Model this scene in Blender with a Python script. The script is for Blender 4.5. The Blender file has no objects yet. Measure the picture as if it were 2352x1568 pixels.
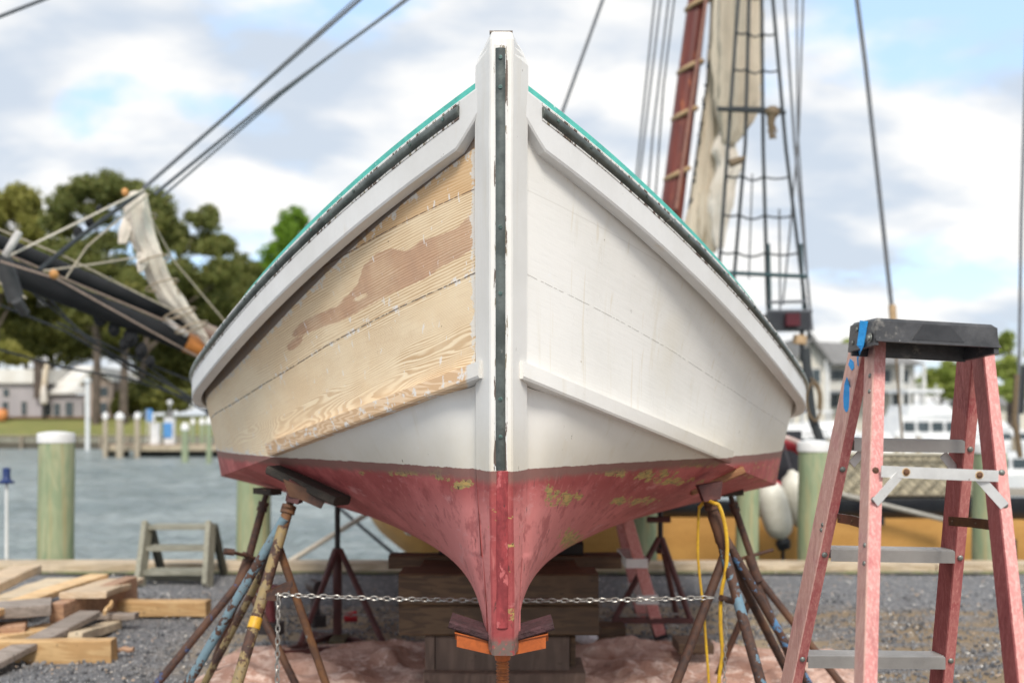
import bpy, bmesh, math, random
import numpy as np
from mathutils import Vector, Matrix, noise as mnoise
R = math.radians
random.seed(7); rng = np.random.default_rng(7)
sc = bpy.context.scene
col = sc.collection
# ------------------------------------------------------------------ camera
EYE = 1.42
FV = 2286.9          # focal length in units of a 2352 px wide picture
HV = 976.0           # horizon row in the same units
cam_d = bpy.data.cameras.new('camera'); cam = bpy.data.objects.new('camera', cam_d); col.objects.link(cam)
cam.location = (0, 0, EYE); cam.rotation_euler = (R(90), 0, 0)
cam_d.lens = 35; cam_d.sensor_width = 36; cam_d.shift_y = (HV-784)/2352
cam_d.clip_end = 3000; cam_d.clip_start = 0.1
cam_d.dof.use_dof = True; cam_d.dof.focus_distance = 3.12; cam_d.dof.aperture_fstop = 1.8; cam_d.dof.aperture_blades = 9
sc.camera = cam
# ------------------------------------------------------------------ view
sc.view_settings.view_transform = 'Standard'; sc.view_settings.look = 'None'
sc.view_settings.exposure = 0.68; sc.view_settings.gamma = 1; sc.view_settings.use_curve_mapping = False
# ------------------------------------------------------------------ sun
SUN = Vector((0.06, -0.90, 0.95)).normalized()
sl = bpy.data.lights.new('sun', 'SUN'); so = bpy.data.objects.new('sun', sl); col.objects.link(so)
sl.energy = 1.95; sl.angle = R(15); sl.color = (1.0, 0.94, 0.85)
so.rotation_euler = (-SUN).to_track_quat('-Z', 'Y').to_euler(); so.location = (6, -8, 20)
# ------------------------------------------------------------------ node helpers
class NT:
    def __init__(s, tree): s.t = tree; s.L = tree.links
    def n(s, typ, **kw):
        nd = s.t.nodes.new(typ)
        for k, v in kw.items():
            if k.startswith('_'): setattr(nd, k[1:], v)
            else: s.put(nd.inputs[k.replace('__', ' ')], v)
        return nd
    def put(s, inp, v):
        if isinstance(v, bpy.types.NodeSocket): s.L.new(v, inp)
        elif hasattr(inp, 'default_value'):
            try: inp.default_value = v
            except Exception: inp.default_value = tuple(v) + (1,)
    def m(s, op, a, b=0.0, c=0.0, clamp=False):
        nd = s.t.nodes.new('ShaderNodeMath'); nd.operation = op; nd.use_clamp = clamp
        s.put(nd.inputs[0], a); s.put(nd.inputs[1], b)
        if len(nd.inputs) > 2: s.put(nd.inputs[2], c)
        return nd.outputs[0]
    def noise(s, vec, scale, detail=3, rough=0.55, dist=0.0):
        nd = s.n('ShaderNodeTexNoise', Vector=vec, Scale=scale, Detail=detail, Roughness=rough, Distortion=dist)
        return nd.outputs['Fac']
    def voro(s, vec, scale, out='Distance', rnd=1.0):
        return s.n('ShaderNodeTexVoronoi', Vector=vec, Scale=scale, Randomness=rnd).outputs[out]
    def step(s, x, lo, hi):   # smooth 0..1 between lo and hi
        nd = s.t.nodes.new('ShaderNodeMapRange'); nd.interpolation_type = 'SMOOTHSTEP'
        s.put(nd.inputs['Value'], x); s.put(nd.inputs['From Min'], lo); s.put(nd.inputs['From Max'], hi)
        return nd.outputs[0]
    def mix(s, f, a, b, bt='MIX'):
        nd = s.t.nodes.new('ShaderNodeMix'); nd.data_type = 'RGBA'; nd.blend_type = bt
        def c4(v): return v if isinstance(v, bpy.types.NodeSocket) else (v[0], v[1], v[2], 1)
        s.put(nd.inputs[0], f); s.put(nd.inputs[6], c4(a)); s.put(nd.inputs[7], c4(b))
        return nd.outputs[2]
    def map(s, vec, scale=(1, 1, 1), loc=(0, 0, 0), rot=(0, 0, 0)):
        nd = s.t.nodes.new('ShaderNodeMapping')
        s.put(nd.inputs['Vector'], vec); nd.inputs['Scale'].default_value = scale
        nd.inputs['Location'].default_value = loc; nd.inputs['Rotation'].default_value = rot
        return nd.outputs[0]
def newmat(name):
    m = bpy.data.materials.new(name); m.use_nodes = True
    t = m.node_tree; t.nodes.clear(); s = NT(t)
    out = t.nodes.new('ShaderNodeOutputMaterial'); b = t.nodes.new('ShaderNodeBsdfPrincipled')
    t.links.new(b.outputs[0], out.inputs[0])
    tc = t.nodes.new('ShaderNodeTexCoord')
    return m, s, b, tc
def bump(s, b, h, strength=0.3, dist=0.01):
    nd = s.n('ShaderNodeBump', Height=h, Strength=strength, Distance=dist); s.L.new(nd.outputs[0], b.inputs['Normal'])
MATS = {}
def worn(name, c1, c2=None, scale=8, rough=0.6, bmp=0.2, bdist=0.004, spots=(), metallic=0.0, stretch=(1, 1, 1), fine=60, det=5, fmix=0.35):
    """two-tone surface with spots: (colour, scale, threshold, softness)"""
    if name in MATS: return MATS[name]
    m, s, b, tc = newmat(name)
    c2 = c2 or tuple(x*0.75 for x in c1)
    v = s.map(tc.outputs['Object'], stretch)
    n1 = s.noise(v, scale, det, 0.6)
    c = s.mix(s.step(n1, 0.35, 0.65), c1, c2)
    n2 = s.noise(v, fine, 3, 0.6)
    c = s.mix(s.m('MULTIPLY', s.step(n2, 0.45, 0.7), fmix), c, tuple(x*0.6 for x in c2))
    for i, (sc_, k, th, soft) in enumerate(spots):
        ns = s.noise(s.map(tc.outputs['Object'], stretch, (3.1*i+1, 1.7*i, 0.3)), k, 5, 0.65)
        c = s.mix(s.step(ns, th, th+soft), c, sc_)
    s.L.new(c, b.inputs['Base Color'])
    b.inputs['Roughness'].default_value = rough; b.inputs['Metallic'].default_value = metallic
    if bmp: bump(s, b, s.m('ADD', s.m('MULTIPLY', n1, 0.6), n2), bmp, bdist)
    MATS[name] = m; return m
def wood(name, c1, c2, axis='x', scale=14, rough=0.65, weather=0.0):
    if name in MATS: return MATS[name]
    m, s, b, tc = newmat(name)
    st = {'x': (0.12, 1, 1), 'y': (1, 0.12, 1), 'z': (1, 1, 0.12)}[axis]
    v = s.map(tc.outputs['Object'], st)
    n = s.noise(v, scale, 4, 0.6, 0.4)
    rings = s.m('FRACT', s.m('MULTIPLY', n, 9.0))
    tri = s.m('ABSOLUTE', s.m('SUBTRACT', rings, 0.5))
    c = s.mix(s.step(tri, 0.1, 0.45), c2, c1)
    n2 = s.noise(tc.outputs['Object'], 3, 5, 0.6)
    c = s.mix(s.m('MULTIPLY', s.step(n2, 0.4, 0.7), 0.5+weather*0.4), c, tuple(x*0.62 for x in c2))
    k = s.noise(tc.outputs['Object'], 30, 2)
    c = s.mix(s.m('MULTIPLY', s.step(k, 0.66, 0.72), 0.6), c, tuple(x*0.3 for x in c2))
    s.L.new(c, b.inputs['Base Color']); b.inputs['Roughness'].default_value = rough
    bump(s, b, s.m('ADD', tri, n2), 0.35, 0.004)
    MATS[name] = m; return m
# ------------------------------------------------------------------ world: daylight sky with broken cloud
w = bpy.data.worlds.new('World'); sc.world = w; w.use_nodes = True
t = w.node_tree; t.nodes.clear(); s = NT(t)
out = t.nodes.new('ShaderNodeOutputWorld')
sky = t.nodes.new('ShaderNodeTexSky'); sky.sky_type = 'NISHITA'; sky.sun_disc = False
sky.sun_elevation = math.asin(SUN.z); sky.sun_rotation = math.atan2(SUN.x, SUN.y)
sky.altitude = 0; sky.air_density = 1.0; sky.dust_density = 0.6; sky.ozone_density = 1.2
bg1 = s.n('ShaderNodeBackground', Color=s.mix(0.55, sky.outputs[0], (4.0, 5.5, 7.4)), Strength=0.125)
tc = t.nodes.new('ShaderNodeTexCoord')
sep = s.n('ShaderNodeSeparateXYZ', Vector=tc.outputs['Generated'])
zz = s.m('ADD', s.m('MAXIMUM', sep.outputs[2], 0.0), 0.34)
cmb = s.n('ShaderNodeCombineXYZ', X=s.m('DIVIDE', sep.outputs[0], zz), Y=s.m('DIVIDE', sep.outputs[1], zz), Z=0.0)
pv = s.map(cmb.outputs[0], (1.3, 1.5, 1.0), (0.75, 0.35, 0.0))
n1 = s.noise(pv, 1.7, 8, 0.50, 0.15)
n2 = s.noise(s.map(cmb.outputs[0], (1, 1.4, 1), (4.3, 2.2, 1.7)), 3.6, 6, 0.46, 0.15)
cov = s.step(n1, 0.36, 0.46)
shade = s.step(s.m('ADD', s.m('MULTIPLY', n2, 0.75), s.m('MULTIPLY', n1, 0.25)), 0.41, 0.585)
cc = s.mix(shade, (0.42, 0.465, 0.525), (0.70, 0.68, 0.65))
bg2 = s.n('ShaderNodeBackground', Color=cc, Strength=0.98)
mx = t.nodes.new('ShaderNodeMixShader'); s.put(mx.inputs[0], s.m('MULTIPLY', cov, 0.93)); t.links.new(bg1.outputs[0], mx.inputs[1]); t.links.new(bg2.outputs[0], mx.inputs[2])
t.links.new(mx.outputs[0], out.inputs[0])
# ------------------------------------------------------------------ geometry helpers
def P(xv, yv, d):
    """a point seen at picture position (xv, yv) and d metres into the scene"""
    return Vector(((xv-1176)/FV*d, d, EYE-(yv-HV)/FV*d))
def G(xv, d, z=0.0): return Vector(((xv-1176)/FV*d, d, z))
def rootloc(p):
    v = Vector((0, 0, 0))
    while p is not None: v = v + p.location; p = p.parent
    return v
def tag(o, label, cat=None, group=None, kind=None):
    if label: o['label'] = label
    if cat: o['category'] = cat
    if group: o['group'] = group
    if kind: o['kind'] = kind
    return o
def thing(name, loc, label, cat, group=None):
    o = bpy.data.objects.new(name, None); o.empty_display_size = 0.2; col.objects.link(o); o.location = loc
    return tag(o, label, cat, group)
def link_np(name, V, F, mat, parent=None, smooth=False, origin=None, uvs=None, attrs=None):
    V = np.asarray(V, dtype=float).reshape(-1, 3)
    off = rootloc(parent) if parent is not None else Vector(origin) if origin is not None else Vector((0, 0, 0))
    V = V - np.array(off)
    me = bpy.data.meshes.new(name); me.from_pydata(V.tolist(), [], [tuple(int(i) for i in f) for f in F]); me.update()
    if mat: me.materials.append(mat)
    if smooth: me.polygons.foreach_set('use_smooth', [True]*len(me.polygons))
    if uvs is not None:
        idx = np.zeros(len(me.loops), dtype=int); me.loops.foreach_get('vertex_index', idx)
        for nm, uv in uvs.items():
            l = me.uv_layers.new(name=nm); l.data.foreach_set('uv', np.asarray(uv, dtype=float)[idx].ravel())
    if attrs is not None:
        for nm, a in attrs.items():
            at = me.attributes.new(nm, 'FLOAT', 'POINT'); at.data.foreach_set('value', np.asarray(a, dtype=float).ravel())
    o = bpy.data.objects.new(name, me); col.objects.link(o)
    if parent is not None: o.parent = parent
    elif origin is not None: o.location = origin
    return o
class MB:
    def __init__(s): s.V = []; s.F = []
    def add(s, V, F):
        b = len(s.V); s.V += [tuple(v) for v in V]; s.F += [tuple(i+b for i in f) for f in F]; return s
    def hexa(s, c):       # 8 corners: bottom loop 0-3, top loop 4-7
        return s.add(c, [(3, 2, 1, 0), (4, 5, 6, 7), (0, 1, 5, 4), (1, 2, 6, 5), (2, 3, 7, 6), (3, 0, 4, 7)])
    def box(s, x0, x1, y0, y1, z0, z1):
        return s.hexa([(x0, y0, z0), (x1, y0, z0), (x1, y1, z0), (x0, y1, z0), (x0, y0, z1), (x1, y0, z1), (x1, y1, z1), (x0, y1, z1)])
    def beam(s, p0, p1, w, h, up=(0, 0, 1), w1=None, h1=None, bev=0.0):
        p0 = Vector(p0); p1 = Vector(p1); d = (p1-p0).normalized(); up = Vector(up)
        sx = d.cross(up); 
        if sx.length < 1e-4: sx = d.cross(Vector((1, 0, 0)))
        sx.normalize(); uz = sx.cross(d).normalized(); w1 = w1 or w; h1 = h1 or h
        def ring(p, w, h):
            a, b = w/2, h/2; e = min(bev, a*0.5, b*0.5)
            if e <= 0: pts = [(-a, -b), (a, -b), (a, b), (-a, b)]
            else: pts = [(-a+e, -b), (a-e, -b), (a, -b+e), (a, b-e), (a-e, b), (-a+e, b), (-a, b-e), (-a, -b+e)]
            return [p+sx*q[0]+uz*q[1] for q in pts]
        r0 = ring(p0, w, h); r1 = ring(p1, w1, h1); n = len(r0)
        return s.add(r0+r1, [tuple(range(n-1, -1, -1)), tuple(range(n, 2*n))]+[(i, (i+1) % n, n+(i+1) % n, n+i) for i in range(n)])
    def tube(s, pts, r, seg=10, cap=True, flat=1.0):
        pts = [Vector(p) for p in pts]; n = len(pts)
        rs = r if isinstance(r, (list, tuple)) else [r]*n
        V = []; ref = None
        for i, p in enumerate(pts):
            d = (pts[min(i+1, n-1)]-pts[max(i-1, 0)]).normalized()
            if ref is None: ref = d.orthogonal().normalized()
            ref = (ref-d*ref.dot(d))
            if ref.length < 1e-5: ref = d.orthogonal()
            ref.normalize(); b = d.cross(ref)
            for k in range(seg):
                a = 2*math.pi*k/seg; V.append(p+(ref*math.cos(a)+b*math.sin(a)*flat)*rs[i])
        F = [(i*seg+k, i*seg+(k+1) % seg, (i+1)*seg+(k+1) % seg, (i+1)*seg+k) for i in range(n-1) for k in range(seg)]
        if cap: F += [tuple(range(seg-1, -1, -1)), tuple(range((n-1)*seg, n*seg))]
        return s.add(V, F)
    def lathe(s, c, prof, seg=20, axis=(0, 0, 1)):
        c = Vector(c); q = Vector(axis).to_track_quat('Z', 'Y')
        V = [c+q @ Vector((r*math.cos(2*math.pi*k/seg), r*math.sin(2*math.pi*k/seg), z)) for r, z in prof for k in range(seg)]
        n = len(prof)
        F = [(i*seg+k, i*seg+(k+1) % seg, (i+1)*seg+(k+1) % seg, (i+1)*seg+k) for i in range(n-1) for k in range(seg)]
        F += [tuple(range(seg-1, -1, -1)), tuple(range((n-1)*seg, n*seg))]
        return s.add(V, F)
    def ellip(s, c, r, seg=14, rings=9, axis=(0, 0, 1)):
        prof = [(max(1e-4, math.sin(math.pi*i/rings)), -math.cos(math.pi*i/rings)) for i in range(rings+1)]
        c = Vector(c); q = Vector(axis).to_track_quat('Z', 'Y'); V = []
        for rr, z in prof:
            for k in range(seg):
                a = 2*math.pi*k/seg; V.append(c+q @ Vector((r[0]*rr*math.cos(a), r[1]*rr*math.sin(a), r[2]*z)))
        n = len(prof)
        F = [(i*seg+k, i*seg+(k+1) % seg, (i+1)*seg+(k+1) % seg, (i+1)*seg+k) for i in range(n-1) for k in range(seg)]
        return s.add(V, F)
    def prism(s, poly, ext):   # poly: list of 3D points, ext: extrusion vector
        n = len(poly); e = Vector(ext); V = [Vector(p) for p in poly]+[Vector(p)+e for p in poly]
        return s.add(V, [tuple(range(n-1, -1, -1)), tuple(range(n, 2*n))]+[(i, (i+1) % n, n+(i+1) % n, n+i) for i in range(n)])
    def grid(s, rows):         # rows: list of equal-length lists of points
        n = len(rows); m = len(rows[0]); b = [p for r in rows for p in r]
        return s.add(b, [(i*m+j, i*m+j+1, (i+1)*m+j+1, (i+1)*m+j) for i in range(n-1) for j in range(m-1)])
    def build(s, name, mat, parent=None, smooth=False, origin=None, label=None, fix=True):
        if parent is None and origin is None:
            a = np.array([tuple(v) for v in s.V]); origin = ((a[:, 0].min()+a[:, 0].max())/2, (a[:, 1].min()+a[:, 1].max())/2, a[:, 2].min())
        o = link_np(name, [tuple(v) for v in s.V], s.F, mat, parent, smooth, origin)
        if fix:
            bm = bmesh.new(); bm.from_mesh(o.data); bmesh.ops.recalc_face_normals(bm, faces=bm.faces)
            bm.to_mesh(o.data); bm.free()
        if smooth:
            try: o.data.set_sharp_from_angle(angle=R(40))
            except Exception: pass
        if label: o['label'] = label
        return o
def interp(x, pts):
    return float(np.interp(x, [p[0] for p in pts], [p[1] for p in pts]))
# ================================================================== THE SETTING
# ground: gravel yard (one sheet to the bulkhead), water, far bank
def m_ground():
    m, s, b, tc = newmat('gravel_ground')
    o = tc.outputs['Object']
    base = s.mix(s.noise(o, 9, 5, 0.6), (0.085, 0.09, 0.10), (0.20, 0.20, 0.21))
    v1 = s.voro(o, 85, 'Color'); sp = s.n('ShaderNodeSeparateColor', Color=v1)
    c = s.mix(0.55, base, s.mix(sp.outputs[0], (0.05, 0.052, 0.06), (0.36, 0.36, 0.37)))
    c = s.mix(s.step(sp.outputs[1], 0.955, 0.97), c, (0.78, 0.74, 0.68))
    # sandy leaf-strewn patches on the right and under the boat
    sx = s.n('ShaderNodeSeparateXYZ', Vector=o)
    right = s.step(s.m('ADD', sx.outputs[0], s.m('MULTIPLY', s.noise(o, 0.9, 3), 1.8)), 0.9, 2.2)
    band = s.m('MULTIPLY', right, s.m('SUBTRACT', 1.0, s.step(s.m('ADD', sx.outputs[1], s.noise(o, 1.3, 4)), 7.9, 8.5)))
    pn = s.noise(s.map(o, (0.5, 1.6, 1)), 2.3, 6, 0.65)
    sand = s.mix(s.noise(o, 30, 4, 0.7), (0.36, 0.26, 0.15), (0.20, 0.15, 0.10))
    c = s.mix(s.m('MULTIPLY', band, s.step(pn, 0.40, 0.56)), c, sand)
    mid = s.m('MULTIPLY', s.step(s.m('ABSOLUTE', sx.outputs[0]), 2.4, 1.5), s.m('MULTIPLY', s.step(sx.outputs[1], 5.2, 6.2), s.step(sx.outputs[1], 8.3, 7.4)))
    c = s.mix(s.m('MULTIPLY', mid, s.step(pn, 0.38, 0.55)), c, (0.42, 0.33, 0.22))
    s.L.new(c, b.inputs['Base Color']); b.inputs['Roughness'].default_value = 0.9
    h = s.m('ADD', s.voro(o, 85), s.m('MULTIPLY', s.noise(o, 14, 4), 1.5))
    bump(s, b, h, 0.9, 0.012)
    return m
gx = 70; ground_rows = []
xs = np.concatenate([np.linspace(-gx, -6, 14), np.linspace(-5.8, 5.8, 160), np.linspace(6, gx, 14)])
ys = np.concatenate([np.linspace(-40, 3, 12), np.linspace(3.1, 9.66, 100)])
rows = [[(x, y, 0.012*mnoise.noise(Vector((x*1.3, y*1.3, 0)))+0.008*mnoise.noise(Vector((x*6, y*6, 3))) if y < 9.6 else 0.0) for x in xs] for y in ys]
tag(MB().grid(rows).build('ground', m_ground(), smooth=True, origin=(0, 0, 0), fix=False), 'grey gravel boatyard with sandy patches', kind='structure')

def m_water():
    m, s, b, tc = newmat('harbour_water')
    o = tc.outputs['Object']
    a = s.noise(s.map(o, (0.5, 1.0, 1)), 5.5, 6, 0.66, 0.5)
    a2 = s.noise(s.map(o, (0.35, 1.0, 1)), 0.5, 4, 0.6)
    b.inputs['Base Color'].default_value = (0.165, 0.20, 0.205, 1)
    c = s.mix(s.step(a2, 0.35, 0.65), (0.22, 0.27, 0.28), (0.34, 0.39, 0.395)); s.L.new(c, b.inputs['Base Color'])
    b.inputs['Roughness'].default_value = 0.22; b.inputs['IOR'].default_value = 1.33
    bump(s, b, s.m('ADD', a, s.m('ADD', s.m('MULTIPLY', a2, 1.5), s.m('MULTIPLY', s.noise(s.map(o, (0.45, 1, 1)), 2.0, 3), 1.2))), 1.0, 0.22)
    return m
rw = np.random.default_rng(21)
yy_ = 9.7*(1500/9.7)**(np.linspace(0, 1, 620)**1.35); tt_ = np.concatenate([np.linspace(-4, -0.66, 24), np.linspace(-0.65, 0.65, 520), np.linspace(0.66, 4, 24)])
Y_ = yy_[:, None]+0*tt_[None, :]; X_ = Y_*tt_[None, :]; H_ = np.zeros_like(X_)
dy_ = np.gradient(yy_)[:, None]
for k in range(90):
    lam = 0.13*(14 ** rw.random()); th = rw.normal(1.25, 0.55); ph = rw.random()*6.28
    amp = 0.0105*lam**0.85
    fade = np.clip((lam/(dy_*2.6))-0.6, 0, 1)
    H_ += amp*fade*np.sin(2*math.pi/lam*(X_*math.cos(th)+Y_*math.sin(th)*1.0)+ph+0.6*np.sin(X_*0.7+k)+0.5*np.sin(Y_*0.45+2*k))
n_, m_ = X_.shape
Vw = np.stack([X_, Y_, H_-0.9], -1).reshape(-1, 3)
ii, jj = np.meshgrid(np.arange(n_-1), np.arange(m_-1), indexing='ij'); b0 = (ii*m_+jj).ravel()
Fw = np.stack([b0, b0+1, b0+m_+1, b0+m_], 1)
tag(link_np('water', Vw, Fw, m_water(), None, True), 'ruffled grey green harbour water', kind='structure')
# near bulkhead: cap timber and face boards
cap = wood('weathered_cap_wood', (0.66, 0.54, 0.40), (0.48, 0.37, 0.25), 'x', 5)
t = thing('bulkhead', (0, 9.72, 0), 'long pale timber cap along the near edge of the yard above the water', 'bulkhead')
g = MB()
xx = -40
while xx < 40:
    l = 4.9; g.box(xx, xx+l-0.012, 9.60, 9.90, 0.004, 0.082+0.004*math.sin(xx)); xx += l
g.build('cap_timber', cap, t)
MB().box(-40, 40, 9.67, 9.84, -1.6, 0.0).build('sheet_wall', wood('green_treated_wood', (0.30, 0.33, 0.20), (0.20, 0.24, 0.13), 'z', 8), t)
# algae strip in front of the cap
g = MB().grid([[(x, y, 0.016+0.004*mnoise.noise(Vector((x*3, y*9, 0)))) for x in np.linspace(-12, 12, 80)] for y in (9.42, 9.5, 9.6)])
tag(g.build('moss', worn('moss_strip', (0.20, 0.21, 0.09), (0.15, 0.14, 0.11), 6, 0.95), fix=False), 'thin mossy strip along the foot of the bulkhead cap', 'moss', kind='stuff')

# far bank
def m_lawn():
    m, s, b, tc = newmat('lawn')
    o = tc.outputs['Object']
    n = s.noise(o, 0.25, 5, 0.6)
    c = s.mix(s.step(n, 0.35, 0.65), (0.215, 0.22, 0.06), (0.165, 0.18, 0.05))
    c = s.mix(s.step(s.noise(o, 2.0, 3), 0.5, 0.75), c, (0.25, 0.20, 0.08))
    s.L.new(c, b.inputs['Base Color']); b.inputs['Roughness'].default_value = 0.95
    bump(s, b, s.noise(o, 6, 4), 0.5, 0.1)
    return m
rows = []
for y, z in ((98.5, 0.3), (100, 0.45), (104, 0.9), (108, 1.8), (111, 2.25), (116, 2.3), (160, 3.0), (260, 3.0)):
    rows.append([(x, y, z+0.1*mnoise.noise(Vector((x*.1, y*.1, 0)))) for x in np.linspace(-220, 0, 60)])
rows.insert(0, [(x, 98.4, -2.0) for x in np.linspace(-220, 0, 60)])
tag(MB().grid(rows).build('far_bank', m_lawn(), origin=(0, 0, 0), smooth=True, fix=False), 'grassy bank across the water', kind='structure')
rows = [[(x, y, z) for x in np.linspace(0, 400, 20)] for y, z in ((88, -2), (88.1, -0.1), (95, 0.0), (200, 0.6), (600, 1.0))]
tag(MB().grid(rows).build('marina_ground', worn('marina_dirt', (0.30, 0.30, 0.22), (0.18, 0.2, 0.10), 0.5), origin=(0, 0, 0), fix=False), 'low ground behind the marina', kind='structure')
t = thing('seawall', (-60, 98.2, -0.9), 'long brown timber seawall below the lawn across the water', 'seawall')
MB().box(-220, -0.5, 98.0, 98.3, -1.6, -0.25).build('lower_wall', wood('dark_seawall', (0.13, 0.115, 0.085), (0.08, 0.07, 0.05), 'x', 2), t)
MB().box(-220, -0.5, 98.05, 98.3, -0.25, 0.28).build('upper_wall', wood('grey_seawall', (0.36, 0.35, 0.28), (0.26, 0.25, 0.19), 'z', 2), t)
MB().box(-220, -0.5, 97.9, 98.5, 0.28, 0.42).build('cap', wood('seawall_cap', (0.42, 0.36, 0.25), (0.30, 0.25, 0.18), 'x', 2), t)
for i in range(19):
    xq = -56+i*2.6
    MB().tube([(xq, 97.8, -1.6), (xq, 97.8, 0.35)], 0.14, 8).build('post', wood('seawall_post', (0.40, 0.34, 0.25), (0.25, 0.2, 0.15), 'z', 3), t)

# ------------------------------------------------------------------ foliage
def m_leaf(name, c1, c2, c3):
    m, s, b, tc = newmat(name)
    o = tc.outputs['Object']
    c = s.mix(s.step(s.noise(o, 0.35, 3), 0.35, 0.65), c1, c2)
    c = s.mix(s.step(s.noise(o, 2.3, 2), 0.5, 0.7), c, c3)
    s.L.new(c, b.inputs['Base Color']); b.inputs['Roughness'].default_value = 0.7
    tr = s.n('ShaderNodeBsdfTranslucent', Color=c)
    mx = m.node_tree.nodes.new('ShaderNodeMixShader'); mx.inputs[0].default_value = 0.4
    o_ = [n for n in m.node_tree.nodes if n.type == 'OUTPUT_MATERIAL'][0]
    s.L.new(b.outputs[0], mx.inputs[1]); s.L.new(tr.outputs[0], mx.inputs[2]); s.L.new(mx.outputs[0], o_.inputs[0])
    return m
LF = {'pine': m_leaf('pine_needles', (0.14, 0.17, 0.045), (0.20, 0.225, 0.055), (0.33, 0.30, 0.09)),
      'dark': m_leaf('dark_leaves', (0.11, 0.13, 0.03), (0.17, 0.18, 0.04), (0.33, 0.30, 0.07)),
      'olive': m_leaf('olive_leaves', (0.27, 0.27, 0.055), (0.36, 0.34, 0.08), (0.44, 0.40, 0.12)),
      'lime': m_leaf('lime_leaves', (0.15, 0.28, 0.02), (0.21, 0.36, 0.03), (0.28, 0.42, 0.05)),
      'spring': m_leaf('spring_leaves', (0.26, 0.33, 0.06), (0.35, 0.40, 0.09), (0.42, 0.46, 0.14))}
BARK = worn('bark', (0.16, 0.125, 0.10), (0.09, 0.07, 0.055), 3, 0.9, 0.5, 0.05, stretch=(1, 1, 0.3))
def leafcloud(blobs, n, size, seed, shell=0.55, flat=1.0):
    r = np.random.default_rng(seed)
    vol = np.array([b[3]*b[4]*b[5] for b in blobs])**0.75; vol = vol/vol.sum()
    which = r.choice(len(blobs), n, p=vol)
    B = np.array(blobs)[which]
    d = r.normal(size=(n, 3)); d /= np.linalg.norm(d, axis=1)[:, None]
    rad = shell+(1-shell)*r.random(n)**0.6
    rad = np.where(r.random(n) < 0.28, r.random(n), rad)*(0.78+0.62*r.random(n)**1.6)
    C = B[:, :3]+d*rad[:, None]*B[:, 3:6]
    a = r.normal(size=(n, 3)); a[:, 2] *= flat; a /= np.linalg.norm(a, axis=1)[:, None]
    b = np.cross(a, d+0.6*r.normal(size=(n, 3))); b /= np.linalg.norm(b, axis=1)[:, None]
    sz = size*(0.5+r.random(n))
    a *= sz[:, None]; b *= (sz*(0.45+0.4*r.random(n)))[:, None]
    V = np.stack([C-a, C-b*0.9, C+a, C+b], 1).reshape(-1, 3)
    F = np.arange(4*n).reshape(n, 4)
    return V, F
def tree(name, label, base, height, blobs, leaf, n, size, seed, trunk_r=0.3, group=None, cat='tree', fork=0.35, trunks=None):
    """blobs: (x,y,z,rx,ry,rz) relative to the base, in metres"""
    t = thing(name, base, label, cat, group); base = Vector(base)
    g = MB(); rr = random.Random(seed)
    tops = trunks or [(0, 0)]
    for (tx, ty) in tops:
        pts = [base+Vector((tx*0.2, ty*0.2, -0.3)), base+Vector((tx*0.6, ty, height*0.35)), base+Vector((tx+rr.uniform(-.3, .3), ty, height*0.65)), base+Vector((tx, ty, height*0.88))]
        g.tube(pts, [trunk_r, trunk_r*0.8, trunk_r*0.5, trunk_r*0.15], 8)
    for b in blobs:
        e = base+Vector(b[:3]); st = base+Vector((tops[0][0]*0.6, 0, max(height*0.2, b[2]*0.62)))
        mid = (e+st)/2+Vector((0, 0, -0.06*height*rr.random()))
        g.tube([st, mid, e], [trunk_r*0.42, trunk_r*0.25, trunk_r*0.06], 6)
    g.build('trunk', BARK, t, smooth=True)
    W = [(base.x+b[0], base.y+b[1], base.z+b[2], b[3], b[4], b[5]) for b in blobs]
    # sub-clumps for an uneven outline
    sub = []
    for b in W:
        k = max(5, int(9*(b[3]*b[5])**0.25))
        for _ in range(k):
            th = rr.uniform(0, 6.283); ph = rr.uniform(-0.5, 1.0); q = rr.uniform(0.22, 0.5)
            cr = math.sqrt(max(0, 1-ph*ph*0.9))
            sub.append((b[0]+b[3]*0.78*cr*math.cos(th), b[1]+b[4]*0.78*cr*math.sin(th), b[2]+b[5]*0.8*ph, b[3]*q, b[4]*q, b[5]*q))
        sub.append((b[0], b[1], b[2], b[3]*0.6, b[4]*0.6, b[5]*0.6))
    V, F = leafcloud(sub, n, size, seed)
    link_np('crown', V, F, LF[leaf], t)
    return t
def at_bank(xv, d, z=2.3): return ((xv-1176)/FV*d, d, z)
def blobs_from_px(base, lst, d, depth=None):
    out = []
    for (xv, yv, rx, ry) in lst:
        p = P(xv, yv, d); out.append((p.x-base[0], random.uniform(-1, 1)*1.5, p.z-base[2], rx/FV*d, (depth or min(rx, ry)/FV*d*1.0), ry/FV*d))
    return out
def pxtree(name, label, xv, d, lst, leaf, n, size, seed, tr=0.35, zb=2.3, group=None, trunks=None):
    base = at_bank(xv, d, zb); bl = blobs_from_px(base, lst, d)
    h = max(b[2]+b[5]*0.6 for b in bl)
    return tree(name, label, base, h, bl, leaf, n, size, seed, tr, group, trunks=trunks)
GP = 'trees on the far shore'
pxtree('pine_tree', 'tall umbrella shaped pine behind the white roofed house, highest crown of the shore', 222, 118,
       [(230, 440, 62, 42), (165, 475, 50, 40), (285, 450, 58, 38), (345, 485, 60, 42), (130, 520, 38, 40), (250, 560, 52, 28), (190, 600, 62, 40), (215, 500, 45, 30), (150, 580, 45, 36), (270, 620, 55, 36), (385, 540, 50, 45), (350, 590, 45, 40)], 'pine', 42000, 0.21, 11, 0.5, group=GP, trunks=[(0, 0)])
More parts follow.
